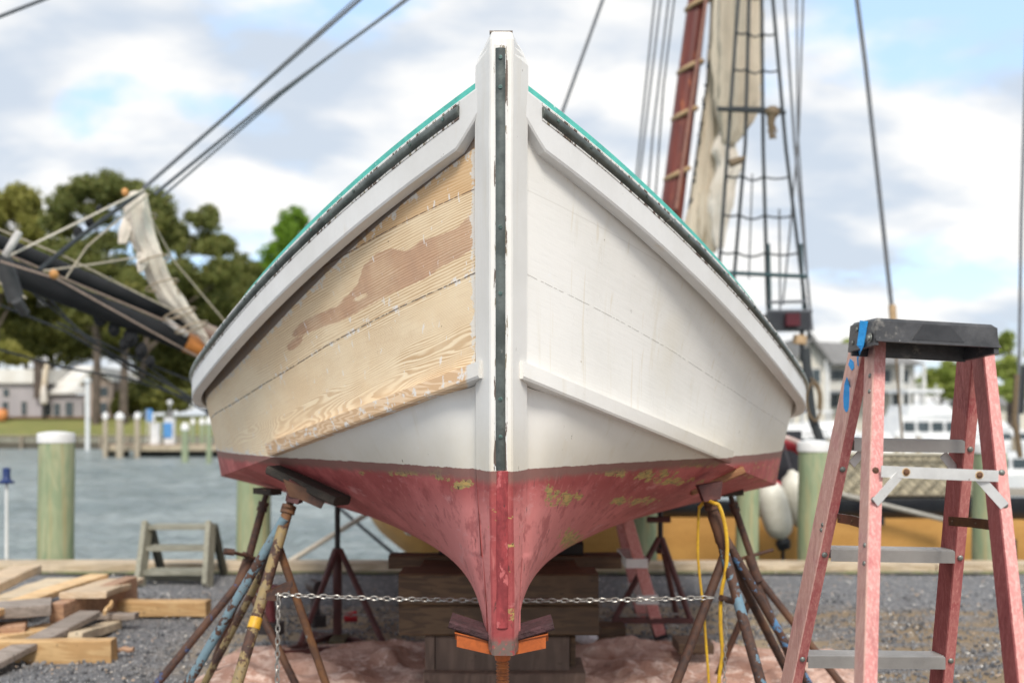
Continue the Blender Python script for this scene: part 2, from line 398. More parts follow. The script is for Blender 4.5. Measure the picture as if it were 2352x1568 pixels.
pxtree('pine_tree', 'pine with several small rounded crown tufts right of the tallest pine', 300, 116,
       [(468, 510, 40, 32), (440, 560, 45, 38), (500, 575, 42, 35), (520, 640, 44, 40), (420, 650, 60, 48), (475, 700, 60, 40), (380, 720, 60, 45), (330, 660, 50, 40)], 'pine', 38000, 0.21, 12, 0.42, group=GP, trunks=[(3, 0)])
pxtree('broadleaf_tree', 'yellow green broadleaf tree at the left edge of the far shore', -10, 122,
       [(30, 480, 52, 55), (-40, 500, 60, 60), (20, 570, 70, 50), (75, 530, 30, 40), (60, 640, 60, 60)], 'olive', 36000, 0.23, 13, 0.5, group=GP)
pxtree('broadleaf_tree', 'dark spreading tree behind the pale left wing of the white roofed house', 120, 128,
       [(120, 640, 80, 70), (30, 690, 70, 60), (200, 720, 90, 60), (100, 770, 110, 55), (-40, 740, 80, 80), (230, 790, 90, 40), (60, 810, 90, 34), (170, 820, 60, 26), (-20, 820, 60, 30)], 'dark', 40000, 0.26, 14, 0.4, group=GP)
pxtree('broadleaf_tree', 'wide dark shrubby tree mass between the house and the boat', 390, 125,
       [(330, 780, 90, 60), (420, 800, 80, 60), (500, 770, 60, 60), (380, 880, 80, 50), (470, 870, 60, 60), (540, 700, 40, 50), (300, 730, 70, 50), (360, 820, 90, 50), (440, 720, 70, 50), (260, 800, 50, 34)], 'dark', 40000, 0.26, 15, 0.4, group=GP)
pxtree('broadleaf_tree', 'bright green narrow pointed tree rising above the boat rail', 640, 135,
       [(676, 512, 32, 34), (668, 545, 42, 40), (655, 590, 52, 46), (634, 640, 58, 48), (612, 700, 60, 50), (690, 600, 36, 50), (650, 760, 70, 80)], 'lime', 44000, 0.21, 16, 0.35, group=GP)
pxtree('broadleaf_tree', 'low olive bush in front of the dark trees at the left picture edge', 20, 113,
       [(10, 812, 42, 26), (50, 825, 34, 18)], 'olive', 6000, 0.22, 17, 0.15, group=GP)
pxtree('broadleaf_tree', 'dark evergreen hedge tree beside the right end of the house', 330, 111,
       [(320, 915, 45, 42), (380, 925, 42, 36), (285, 930, 26, 30), (430, 925, 30, 30)], 'dark', 11000, 0.22, 18, 0.2, group=GP)
for i, (xv, lab) in enumerate(((220, 'bare tall pine trunk standing in front of the house gable'), (283, 'bare tall pine trunk just right of the house'))):
    b = Vector(at_bank(xv, 107, 1.6)); t = thing('pine_tree', b, lab, 'tree', 'bare pine trunks on the lawn')
    g = MB(); g.tube([b+Vector((0, 0, -.4)), b+Vector((0.1, 0, 5)), b+Vector((0.25, 0, 10)), b+Vector((0.1, 0, 15))], [0.48, 0.40, 0.34, 0.2], 10)
    for k in range(9):
        a = random.uniform(0, 6.28); h = 8.5+k*0.75
        g.tube([b+Vector((0.2, 0, h)), b+Vector((1.3*math.cos(a), 1.3*math.sin(a), h+0.3)), b+Vector((2.6*math.cos(a), 2.6*math.sin(a), h+1.1))], [0.1, 0.07, 0.03], 5)
    g.build('trunk', BARK, t, smooth=True)
    V, F = leafcloud([(b.x+random.uniform(-2.4, 2.4), b.y+random.uniform(-2, 2), b.z+random.uniform(9.5, 15), 1.5, 1.3, 0.8) for _ in range(9)], 3500, 0.33, 30+i)
    link_np('crown', V, F, LF['dark'], t)
pxtree('broadleaf_tree', 'deep olive tree mass filling the gap between the pines and the hull', 480, 132,
       [(560, 640, 45, 45), (590, 690, 50, 60), (520, 720, 60, 60), (450, 690, 50, 50), (440, 780, 80, 60), (560, 790, 70, 80), (400, 640, 50, 45)], 'pine', 36000, 0.25, 24, 0.4, group=GP)
pxtree('broadleaf_tree', 'broad low tree mass behind the white roofs at the left', 60, 134,
       [(40, 740, 90, 70), (150, 740, 90, 70), (250, 740, 80, 70), (-30, 680, 70, 60), (100, 660, 70, 55), (190, 680, 60, 50), (310, 780, 60, 60)], 'dark', 36000, 0.28, 25, 0.4, group=GP)
# right-hand shore
pxtree('broadleaf_tree', 'light green spring tree at the right edge behind the step ladder', 2320, 62,
       [(2330, 790, 34, 38), (2300, 850, 32, 34), (2350, 860, 34, 44), (2310, 905, 40, 26), (2370, 800, 30, 40)], 'spring', 9000, 0.12, 19, 0.25, zb=0.0, group=GP, trunks=[(0, 0)])
pxtree('broadleaf_tree', 'round fresh green trees seen between the ladder rails', 2160, 120,
       [(2140, 870, 36, 26), (2180, 862, 34, 28), (2215, 880, 30, 30), (2120, 895, 26, 22), (2185, 905, 50, 24)], 'spring', 11000, 0.22, 20, 0.3, zb=0.0, group=GP)
pxtree('broadleaf_tree', 'small light green tree top peeking over the grey roof', 1950, 118,
       [(1952, 800, 22, 24), (1945, 830, 30, 30), (1960, 880, 40, 50)], 'spring', 3000, 0.3, 21, 0.3, zb=0.0, group=GP)
pxtree('broadleaf_tree', 'distant green trees low behind the right end of the marina', 2290, 125,
       [(2250, 905, 50, 22), (2320, 915, 60, 22), (2380, 910, 50, 26)], 'spring', 5000, 0.34, 22, 0.3, zb=0.0, group=GP)
pxtree('broadleaf_tree', 'mid green trees behind the white marina house', 1840, 130,
       [(1830, 880, 60, 50), (1760, 900, 60, 50), (1900, 900, 60, 45)], 'spring', 5000, 0.4, 23, 0.3, zb=0.0, group=GP)

# ------------------------------------------------------------------ white-roofed house on the left bank
WALL = worn('lilac_grey_siding', (0.42, 0.39, 0.40), (0.36, 0.34, 0.35), 0.5, 0.85, 0.1)
ROOF = worn('pale_roof', (0.80, 0.79, 0.76), (0.68, 0.65, 0.60), 0.6, 0.8, 0.1)
TANW = worn('tan_trim', (0.50, 0.40, 0.34), (0.40, 0.31, 0.26), 1, 0.8, 0.1)
GLASS = worn('dark_window_glass', (0.035, 0.05, 0.055), (0.08, 0.10, 0.11), 1.2, 0.15, 0)
D = 112.0
def hx(xv, d=D): return (xv-1176)/FV*d
def hz(yv, d=D): return EYE-(yv-HV)/FV*d
t = thing('house', (hx(140), D, 2.2), 'long low house with white roofs and lilac grey walls across the lawn', 'house')
g = MB(); g.box(hx(-60), hx(95), D, D+9, 2.0, hz(880)); g.build('wall', WALL, t)
g = MB(); g.box(hx(95), hx(232), D+1.2, D+9, 2.0, hz(905)); g.build('wall', WALL, t)
g = MB(); g.prism([(hx(205), D-1.2, 2.0), (hx(268), D-1.2, 2.0), (hx(268), D-1.2, hz(880)), (hx(232), D-1.2, hz(862)), (hx(205), D-1.2, hz(885))], (0, 8, 0)); g.build('wall', TANW, t)
# roofs
g = MB(); g.prism([(hx(-70), D-0.5, hz(880)), (hx(-70), D-0.5, hz(848)), (hx(-70), D+7, hz(840)), (hx(-70), D+7, hz(880))], (hx(110)-hx(-70), 0, 0)); r1 = g.build('roof', ROOF, t)
g = MB(); g.add([(hx(105), D+0.6, hz(905)), (hx(200), D+0.6, hz(902)), (hx(172), D+6.5, hz(838)), (hx(118), D+6.5, hz(838)),
                 (hx(105), D+0.6, hz(898)), (hx(200), D+0.6, hz(895)), (hx(172), D+6.5, hz(832)), (hx(118), D+6.5, hz(832))],
                [(0, 1, 2, 3), (7, 6, 5, 4), (0, 4, 5, 1), (1, 5, 6, 2), (2, 6, 7, 3), (3, 7, 4, 0)]); g.build('roof', ROOF, t)
g = MB(); g.prism([(hx(198), D-2, hz(888)), (hx(233), D-2, hz(852)), (hx(275), D-2, hz(878)), (hx(275), D-2, hz(871)), (hx(233), D-2, hz(842)), (hx(196), D-2, hz(880))], (0, 9.5, 0)); g.build('roof', ROOF, t)
g = MB(); g.box(hx(85), hx(101), D-0.8, D+0.8, hz(915), hz(826)); g.box(hx(83), hx(103), D-1.0, D+1.0, hz(832), hz(826)); ch = g.build('chimney', worn('brown_brick', (0.11, 0.08, 0.06), (0.07, 0.05, 0.04), 3), t)
g = MB(); g.prism([(hx(100), D-0.9, hz(905)), (hx(112), D-0.9, hz(832)), (hx(118), D-0.9, hz(836)), (hx(108), D-0.9, hz(908))], (0, 0.6, 0)); g.build('barge_board', worn('cream_trim', (0.78, 0.66, 0.50), (0.7, 0.58, 0.44), 2), t)
for (x0, x1, y0, y1, yy) in ((8, 22, 893, 910, D), (6, 20, 922, 953, D), (50, 62, 922, 952, D), (20, 21, 940, 941, D), (92, 107, 925, 955, D+1.2), (113, 128, 925, 955, D+1.2), (140, 158, 922, 955, D+1.2), (181, 199, 922, 955, D+1.2), (210, 214, 905, 950, D-1.2), (236, 258, 890, 910, D-1.2), (240, 256, 925, 952, D-1.2)):
    if x1-x0 < 3: continue
    f = MB().box(hx(x0)-0.07, hx(x1)+0.07, yy-0.08, yy-0.002, hz(y1)-0.07, hz(y0)+0.07).build('window', worn('window_frame_tan', (0.55, 0.50, 0.46), None, 2), t)
    MB().box(hx(x0), hx(x1), yy-0.11, yy-0.082, hz(y1), hz(y0)).build('pane', GLASS, f)
g = MB(); g.box(hx(-60), hx(270), D-2.6, D-0.3, 2.2, 2.36); g.build('terrace', worn('brick_terrace', (0.28, 0.15, 0.08), (0.2, 0.11, 0.06), 1), t)
# closed parasol, orange kayak, white flagpole
b = Vector((hx(101, 109), 109, 2.25)); t = thing('parasol', b, 'closed white parasol on a dark stand in front of the house', 'parasol')
MB().tube([b, b+Vector((0, 0, 1.5))], 0.16, 8).build('stand', worn('black_iron', (0.03, 0.03, 0.03), None, 5), t)
MB().tube([b+Vector((0, 0, 1.45)), b+Vector((0, 0, 1.6)), b+Vector((0, 0, 2.4)), b+Vector((0, 0, 3.3)), b+Vector((0, 0, 3.6))], [0.25, 0.42, 0.40, 0.22, 0.05], 10).build('canopy', worn('cream_cloth', (0.72, 0.66, 0.60), None, 4), t, smooth=True)
b = Vector((hx(3, 108), 108, 1.9)); t = thing('planter', b, 'orange rounded planter tub at the left picture edge on the lawn', 'planter')
MB().lathe(b, [(0.35, 0), (0.6, 0.35), (0.68, 0.8), (0.55, 1.15), (0.4, 1.2)], 14).build('tub', worn('orange_clay', (0.80, 0.33, 0.12), (0.66, 0.24, 0.08), 3), t, smooth=True)
MB().lathe(b+Vector((0, 0, 1.2)), [(0.47, 0), (0.47, 0.09), (0.40, 0.09)], 14).build('rim', worn('orange_clay', (0.80, 0.33, 0.12)), t, smooth=True)
d = 92.0; b = Vector(((201-1176)/FV*d, d, -0.9)); t = thing('mooring_post', b, 'slender white post with a round cap standing alone in the water', 'post')
MB().tube([b, b+Vector((0, 0, hz(878, d)+0.9))], 0.2, 10).build('post', worn('white_paint_far', (0.78, 0.80, 0.80), (0.68, 0.70, 0.70), 2), t, smooth=True)
MB().ellip(b+Vector((0, 0, hz(874, d)+0.9)), (0.32, 0.32, 0.26)).build('cap', worn('white_paint_far', (0.78, 0.80, 0.80)), t, smooth=True)

# ------------------------------------------------------------------ far dock with white-capped piles
PG = 'white capped piles of the far dock'
WC = worn('white_cap', (0.82, 0.82, 0.81), (0.74, 0.74, 0.73), 3, 0.5, 0.05)
d = 72.0
t = thing('dock', (-22, d, -0.9), 'low weathered wooden dock running across the harbour on the left', 'dock')
MB().box(hx(236, d), hx(600, d), d, d+2.4, -0.16, 0.02).build('deck', wood('dock_deck', (0.48, 0.36, 0.28), (0.36, 0.27, 0.2), 'x', 2), t)
MB().box(hx(236, d), hx(600, d), d-0.1, d-0.003, -0.42, -0.05).build('fascia', wood('dock_fascia', (0.52, 0.45, 0.32), (0.42, 0.35, 0.25), 'x', 2), t)
g = MB()
for i in range(12): g.tube([(hx(240, d)+i*1.0, d+1.2, -1.6), (hx(240, d)+i*1.0, d+1.2, -0.2)], 0.22, 8)
g.build('dark_piling', worn('wet_black_wood', (0.03, 0.03, 0.022), None, 3), t)
g = MB(); g.box(hx(238, d), hx(270, d), d+0.1, d+2.3, -0.95, -0.2); g.box(hx(300, d), hx(600, d), d+0.6, d+2.2, -0.95, -0.3); g.build('crossbeam', worn('wet_black_wood', (0.03, 0.03, 0.022), None, 3), t)
PLW = {'tan': wood('dock_piling_wood', (0.52, 0.45, 0.35), (0.40, 0.34, 0.25), 'z', 3), 'green': wood('dock_piling_green', (0.34, 0.40, 0.26), (0.27, 0.32, 0.2), 'z', 3)}
for (xv, yt, wpx, dd, k, lab) in ((242, 955, 11, 71.5, 'tan', 'leftmost slim pile of the far dock'), (275, 955, 17, 70, 'tan', 'stout pile second from the left on the far dock'), (315, 955, 12, 71.5, 'tan', 'third slim pile from the left on the far dock'),
                               (349, 962, 12, 74.5, 'tan', 'fourth pile of the far dock, behind a white box'), (425, 980, 16, 62, 'green', 'squat greenish pile in front of the far dock'), (443, 968, 9, 75, 'green', 'thin greenish pile right of the squat one'), (464, 968, 11, 75, 'green', 'thin pale pile just left of the boat hull'), (480, 966, 12, 60, 'green', 'tall greenish pile touching the hull edge')):
    r_ = wpx/2/FV*dd; b = Vector((hx(xv, dd), dd, -1.4)); zt = hz(yt, dd)
    t = thing('piling', b, lab, 'piling', PG)
    MB().tube([b, (b.x, b.y, zt-0.18)], r_, 10).build('pile', PLW[k], t, smooth=True)
    MB().lathe((b.x, b.y, zt-0.2), [(r_*1.15, 0), (r_*1.18, 0.22), (r_*0.6, 0.42), (0.02, 0.48)], 12).build('cap', WC, t, smooth=True)
b = Vector((hx(390, 74), 74, 0)); t = thing('dock_box', b, 'white and blue dock pedestal with a light on the far dock', 'pedestal')
MB().box(b.x-0.36, b.x+0.36, 73.8, 74.2, 0, 2.0).build('body', worn('white_plastic', (0.8, 0.8, 0.8), None, 3), t)
MB().box(b.x-0.40, b.x+0.25, 73.7, 73.79, 0.5, 1.6).build('blue_panel', worn('blue_plastic', (0.10, 0.32, 0.68), None, 3), t)
MB().tube([(b.x, 74, 2.0), (b.x, 74, 3.0)], 0.03, 6).build('rod', worn('white_plastic', (0.8, 0.8, 0.8)), t); MB().ellip((b.x, 74, 3.1), (0.2, 0.2, 0.2)).build('lamp', worn('white_plastic', (0.8, 0.8, 0.8)), t)
b = Vector((hx(357, 73), 73, 0)); t = thing('storage_box', b, 'narrow white box standing on the far dock', 'box')
MB().box(b.x-0.3, b.x+0.3, 72.8, 73.2, 0, 1.5).build('body', worn('white_plastic', (0.8, 0.8, 0.8)), t); MB().box(b.x-0.33, b.x+0.33, 72.75, 73.25, 1.503, 1.6).build('lid', WC, t)
b = Vector((hx(338, 73), 73, 0)); t = thing('flag', b, 'small blue flag on a short pole above the dock', 'flag')
MB().tube([b, b+Vector((0, 0, 2.6))], 0.03, 6).build('pole', WC, t); MB().grid([[(b.x+i*0.1-0.1, 73+0.08*math.sin(i), 1.7+j*0.45) for i in range(6)] for j in range(3)]).build('cloth', worn('blue_plastic', (0.10, 0.32, 0.68)), t, fix=False)
# ================================================================== THE BOAT ON THE HARD
S_CX = 1150.5
def X0(d): return (S_CX-1176)/FV*3.05-0.016*(d-3.05)
D0 = 3.16                                   # depth where the planking meets the stem
L_ = 4.2
def plan(s, B, L, p, a=0.08):
    s = np.asarray(s, float)
    return a+np.where(s < 0, B*p/L*s, B*(1-np.clip(1-s/L, 0, 1)**p))
def planS(s): return plan(s, 1.735, L_, 2.9)
def planC(s): return plan(s, 1.755, L_, 2.1)
def normal(pf, s):
    e = 1e-3; tx = (pf(s+e)-pf(s-e))/(2*e); n = np.sqrt(tx**2+1); return 1/n, -tx/n
sheer_px = [(30, 182), (42, 188), (70, 207), (101, 229), (140, 261), (209, 319), (250, 352), (312, 403), (438, 523), (552, 641), (642, 750), (702, 836)]
def fitz(pf, off, table, smax, flat, tau):
    s = np.linspace(-0.06, smax, 60); nx, ny = normal(pf, s)
    x = pf(s)+nx*off; d = D0+s+ny*off; u = x/d*FV
    y = np.interp(u, [q[0] for q in table], [q[1] for q in table])
    z = EYE-(y-HV)*d/FV
    c = np.polyfit(s, z, 4); sl = np.polyval(np.polyder(c), smax); z1 = np.polyval(c, smax)
    def f(q):
        q = np.asarray(q, float)
        return np.where(q <= smax, np.polyval(c, np.minimum(q, smax)), z1+sl*tau*(1-np.exp(-(np.maximum(q, smax)-smax)/tau))+flat*np.maximum(q-smax, 0)**2)
    return f
zS = fitz(planS, 0.045, sheer_px, 1.75, 0.012, 1.2)
chine_px = [(u, 868+(u-30)*0.386) for u in (0, 30, 700)]
zC = fitz(planC, 0.0, chine_px, 2.0, 0.006, 1.6)
RH = 0.15; KEELZ = EYE-0.705; KH = 0.05
WLZ = EYE-0.141
LB = 9.5
def stations(n, s0=0.0, s1=LB, p=1.9): return s0+(s1-s0)*np.linspace(0, 1, n)**p
def wpt(sd, x, s, z):  # world point of a hull point on side sd (-1 left, 1 right)
    d = D0+s
    return (X0(d)+sd*x, d, z-0.016*sd*x)
boat = thing('fishing_boat', (X0(6), 6.0, 0), 'white wooden workboat hauled out bow-on, one bow panel sanded to bare wood, red bottom paint', 'boat')
# ------- paint materials
def paint_mat(name, sanded=False):
    m, s, b, tc = newmat(name)
    o = tc.outputs['Object']; sx = s.n('ShaderNodeSeparateXYZ', Vector=o); z = sx.outputs[2]
    n1 = s.noise(o, 3, 5, 0.6); n2 = s.noise(o, 14, 5, 0.65); n3 = s.noise(o, 60, 4, 0.6)
    str_ = s.noise(s.map(o, (7, 7, 0.5)), 2.5, 5, 0.6)
    # white
    wh = s.mix(s.step(n1, 0.35, 0.7), (0.85, 0.835, 0.80), (0.79, 0.775, 0.735))
    wh = s.mix(s.m('MULTIPLY', s.step(str_, 0.55, 0.75), 0.35), wh, (0.66, 0.60, 0.47))
    low = s.step(z, WLZ+0.22, WLZ)
    wh = s.mix(s.m('MULTIPLY', low, s.m('ADD', 0.25, s.m('MULTIPLY', n2, 0.35))), wh, (0.66, 0.57, 0.40))
    scuff = s.step(s.noise(s.map(o, (3, 3, 5)), 6, 6, 0.7), 0.66, 0.7)
    wh = s.mix(s.m('MULTIPLY', scuff, 0.5), wh, (0.86, 0.86, 0.85))
    chip = s.step(s.noise(s.map(o, (1, 1, 0.35)), 34, 5, 0.7), 0.70, 0.715)
    wh = s.mix(s.m('MULTIPLY', chip, 0.85), wh, (0.20, 0.15, 0.10))
    # red
    at = s.n('ShaderNodeAttribute', _attribute_name='pale').outputs['Fac']
    rd = s.mix(s.step(n1, 0.40, 0.58), (0.53, 0.13, 0.125), (0.36, 0.065, 0.063))
    rd = s.mix(s.m('MULTIPLY', at, s.m('ADD', 0.55, s.m('MULTIPLY', n2, 0.5)), 0, True), rd, (0.72, 0.25, 0.235))
    rd = s.mix(s.m('MULTIPLY', s.step(at, -0.1, -0.9), 0.8), rd, s.mix(n3, (0.42, 0.075, 0.075), (0.22, 0.035, 0.04)))
    rd = s.mix(s.m('MULTIPLY', s.step(n2, 0.50, 0.66), 0.6), rd, (0.26, 0.04, 0.042))
    rd = s.mix(s.m('MULTIPLY', s.step(s.noise(s.map(o, (1, 1, 2.5), (5, 3, 1)), 5, 6, 0.7), 0.57, 0.68), 0.55), rd, (0.64, 0.30, 0.29))
    vs = s.noise(s.map(o, (1, 1, 0.12)), 40, 4, 0.6)
    rd = s.mix(s.m('MULTIPLY', s.step(vs, 0.58, 0.68), 0.4), rd, (0.62, 0.22, 0.20))
    crack = s.step(s.noise(s.map(o, (2, 2, 0.45)), 20, 5, 0.7), 0.645, 0.67)
    rd = s.mix(s.m('MULTIPLY', crack, 0.8), rd, (0.09, 0.035, 0.03))
    ye = s.n('ShaderNodeAttribute', _attribute_name='worn').outputs['Fac']
    ym = s.step(s.m('ADD', s.m('MULTIPLY', ye, 0.27), s.noise(s.map(o, (1.2, 1.2, 2.2)), 11, 8, 0.72)), 0.70, 0.712)
    yc = s.mix(s.step(s.noise(s.map(o, (1, 1, 6)), 30, 4), 0.4, 0.6), (0.52, 0.34, 0.11), (0.30, 0.24, 0.09))
    yc = s.mix(s.step(n3, 0.60, 0.64), yc, (0.10, 0.06, 0.03))
    rd = s.mix(ym, rd, yc)
    # brown scum band below the waterline
    wob = s.m('ADD', z, s.m('MULTIPLY', s.m('SUBTRACT', n2, 0.5), 0.035))
    band = s.step(wob, WLZ-0.050, WLZ-0.022)
    rd = s.mix(s.m('MULTIPLY', band, 0.88), rd, s.mix(n2, (0.20, 0.10, 0.085), (0.27, 0.15, 0.12)))
    ztop = s.m('ADD', z, s.m('ADD', s.m('MULTIPLY', s.m('SUBTRACT', n3, 0.5), 0.007), s.m('MULTIPLY', s.m('SUBTRACT', n2, 0.5), 0.012)))
    f = s.step(ztop, WLZ-0.0015, WLZ+0.0015)
    keelpatch = s.step(s.m('ADD', z, s.m('MULTIPLY', n2, 0.03)), KEELZ+0.075, KEELZ+0.045)
    rd = s.mix(s.m('MULTIPLY', keelpatch, s.step(n3, 0.35, 0.5)), rd, (0.17, 0.12, 0.10))
    c = s.mix(f, rd, wh)
    rgh = s.m('ADD', 0.62, s.m('MULTIPLY', f, -0.22))
    h = s.m('ADD', s.m('MULTIPLY', n3, 0.5), s.m('MULTIPLY', s.m('ADD', chip, crack), -1.0))
    h = s.m('ADD', h, s.m('MULTIPLY', s.noise(o, 5, 3), 1.2))
    if sanded or name.endswith('topside'):
        uv = s.n('ShaderNodeUVMap', _uv_map='plank').outputs[0]
        su = s.n('ShaderNodeSeparateXYZ', Vector=uv)
        uv2 = s.n('ShaderNodeUVMap', _uv_map='seam').outputs[0]; su2 = s.n('ShaderNodeSeparateXYZ', Vector=uv2)
        q2 = su.outputs[1]; q1 = su2.outputs[0]; hgt = su2.outputs[1]; uu = su.outputs[0]
        wj = s.m('MULTIPLY', s.m('SUBTRACT', s.noise(uv, 30, 3), 0.5), 0.004)
        d2 = s.m('ABSOLUTE', s.m('ADD', q2, wj)); d1 = s.m('ABSOLUTE', s.m('ADD', q1, wj))
        line2 = s.step(d2, 0.0035, 0.0012); line1 = s.step(d1, 0.003, 0.001)
        brk = s.step(s.noise(s.map(uv, (1, 0, 0)), 26, 3, 0.6), 0.44, 0.5)
    if sanded:
        # cathedral and straight grain on bare pine
        g0 = s.noise(s.map(uv, (0.50, 3.0, 1)), 1.5, 2, 0.5, 0.1)
        g1 = s.noise(s.map(uv, (0.9, 7, 1)), 5.5, 3, 0.5)
        below = s.step(q2, 0.0, 0.16)
        amp = s.m('ADD', 6.0, s.m('MULTIPLY', below, 32.0)); frq = s.m('ADD', 110.0, s.m('MULTIPLY', s.step(q2, -0.005, 0.005), -36.0))
        fld = s.m('ADD', s.m('MULTIPLY', g0, amp), s.m('ADD', s.m('MULTIPLY', q2, frq), s.m('MULTIPLY', g1, 1.3)))
        fr = s.m('FRACT', fld)
        ln = s.m('MULTIPLY', s.step(fr, 0.2, 0.62), s.step(fr, 1.0, 0.86))
        fine = s.noise(s.map(uv, (2.0, 90, 1)), 3, 3, 0.6)
        soft = s.step(s.noise(s.map(uv, (1.3, 2, 1)), 2.0, 3), 0.36, 0.60)
        fade = s.step(uu, 2.2, 0.5)
        wd = s.mix(s.step(n1, 0.35, 0.65), (0.90, 0.76, 0.54), (0.87, 0.70, 0.47))
        lam = s.m('MULTIPLY', s.m('MULTIPLY', ln, s.m('ADD', 0.30, s.m('MULTIPLY', soft, 0.50))), s.m('ADD', 0.35, s.m('MULTIPLY', fade, 0.65)))
        wd = s.mix(lam, wd, (0.54, 0.34, 0.17))
        wd = s.mix(s.m('MULTIPLY', s.step(fine, 0.5, 0.62), 0.16), wd, (0.52, 0.33, 0.18))
        up = s.step(q1, -0.004, 0.0)      # warmer upper strake
        wd = s.mix(s.m('MULTIPLY', up, 0.55), wd, (0.60, 0.33, 0.12))
        st = s.n('ShaderNodeAttribute', _attribute_name='stain').outputs['Fac']
        stm = s.step(s.m('ADD', st, s.m('MULTIPLY', s.m('SUBTRACT', s.noise(s.map(uv, (1.5, 9, 1)), 5, 5, 0.65), 0.5), 0.55)), 0.42, 0.62)
        stc = s.mix(s.m('MULTIPLY', s.step(n2, 0.4, 0.65), 0.7), (0.56, 0.33, 0.21), (0.44, 0.26, 0.18))
        stc = s.mix(s.m('MULTIPLY', ln, 0.45), stc, (0.33, 0.15, 0.08))
        wd = s.mix(s.m('MULTIPLY', stm, s.m('ADD', 0.42, s.m('MULTIPLY', s.step(n1, 0.35, 0.65), 0.38))), wd, stc)
        # left-over white paint: streaks, flecks, rims
        fl = s.step(s.noise(s.map(uv, (2.6, 0.9, 1)), 15, 4, 0.6), 0.64, 0.675)
        wd = s.mix(s.m('MULTIPLY', fl, 0.72), wd, (0.82, 0.80, 0.78))
        ed = s.n('ShaderNodeAttribute', _attribute_name='rim').outputs['Fac']
        edm = s.step(s.m('ADD', ed, s.m('MULTIPLY', s.m('SUBTRACT', s.noise(o, 26, 5, 0.7), 0.5), 1.5)), 0.5, 0.56)
        wd = s.mix(s.m('MULTIPLY', edm, 0.9), wd, s.mix(n3, (0.80, 0.79, 0.76), (0.66, 0.60, 0.52)))
        sm = s.step(s.m('ADD', s.m('MULTIPLY', s.step(d2, 0.035, 0.0), 0.15), s.noise(s.map(o, (1, 1, 1)), 20, 5, 0.7)), 0.68, 0.73)
        wd = s.mix(s.m('MULTIPLY', sm, 0.8), wd, (0.80, 0.79, 0.77))
        wd = s.mix(s.m('MULTIPLY', line2, s.m('ADD', 0.35, s.m('MULTIPLY', brk, 0.6))), wd, (0.13, 0.09, 0.06))
        wd = s.mix(s.m('MULTIPLY', line1, s.m('ADD', 0.35, s.m('MULTIPLY', brk, 0.6))), wd, (0.16, 0.10, 0.06))
        gapn = s.noise(s.map(uv, (1, 0, 0)), 14, 4, 0.7); gp = s.step(hgt, s.m('MULTIPLY', gapn, 0.011), s.m('MULTIPLY', gapn, 0.004))
        wd = s.mix(s.m('MULTIPLY', gp, 0.85), wd, (0.10, 0.06, 0.04))
        eg = s.m('MULTIPLY', s.step(uu, 0.010, 0.006), s.step(s.noise(s.map(o, (1, 1, 1)), 12, 4, 0.7), 0.40, 0.46))
        wd = s.mix(s.m('MULTIPLY', eg, 0.9), wd, (0.17, 0.09, 0.055))
        hole = s.step(s.voro(s.map(uv, (1, 1, 1)), 9), 0.035, 0.02)
        wd = s.mix(s.m('MULTIPLY', hole, 0.8), wd, (0.12, 0.07, 0.04))
        c = s.mix(f, rd, wd)
        h = s.m('ADD', s.m('MULTIPLY', ln, -0.25), s.m('ADD', s.m('MULTIPLY', line2, -1.5), s.m('MULTIPLY', edm, 0.5)))
        rgh = 0.62
    elif name.endswith('topside'):
        brush = s.noise(s.map(uv, (1.2, 14, 1)), 5, 4, 0.6); h = s.m('ADD', h, s.m('MULTIPLY', brush, 0.9))
        drip = s.step(s.noise(s.map(o, (9, 9, 0.35)), 4.5, 3, 0.5), 0.63, 0.72)
        c = s.mix(s.m('MULTIPLY', drip, s.m('MULTIPLY', f, 0.30)), c, (0.62, 0.52, 0.33))
        c = s.mix(s.m('MULTIPLY', s.step(brush, 0.5, 0.75), s.m('MULTIPLY', f, 0.25)), c, (0.70, 0.69, 0.66))
        c = s.mix(s.m('MULTIPLY', s.m('MULTIPLY', line1, f), 0.22), c, (0.45, 0.42, 0.36))
        h = s.m('ADD', h, s.m('MULTIPLY', s.m('MULTIPLY', line2, brk), -2.2))
        c = s.mix(s.m('MULTIPLY', s.m('MULTIPLY', line2, s.m('MULTIPLY', brk, f)), 0.42), c, (0.40, 0.38, 0.34))
        pinh = s.step(s.voro(uv, 5.5), 0.028, 0.018)
        c = s.mix(s.m('MULTIPLY', pinh, s.m('MULTIPLY', f, 0.8)), c, (0.30, 0.22, 0.10))
        yb = s.step(s.noise(s.map(uv, (1, 1, 1), (2.3, 0.4, 0)), 1.6, 3, 0.5), 0.56, 0.70)
        c = s.mix(s.m('MULTIPLY', yb, s.m('MULTIPLY', f, 0.30)), c, (0.76, 0.70, 0.56))
        c = s.mix(s.m('MULTIPLY', f, s.m('MULTIPLY', s.step(s.noise(uv, 9, 6, 0.7), 0.64, 0.67), 0.5)), c, (0.84, 0.84, 0.83))
    s.L.new(c, b.inputs['Base Color']); s.put(b.inputs['Roughness'], rgh)
    bump(s, b, h, 0.35, 0.0022)
    return m
M_STEM = paint_mat('boat_paint'); M_TOP = paint_mat('boat_paint_topside'); M_SAND = paint_mat('sanded_pine', True)
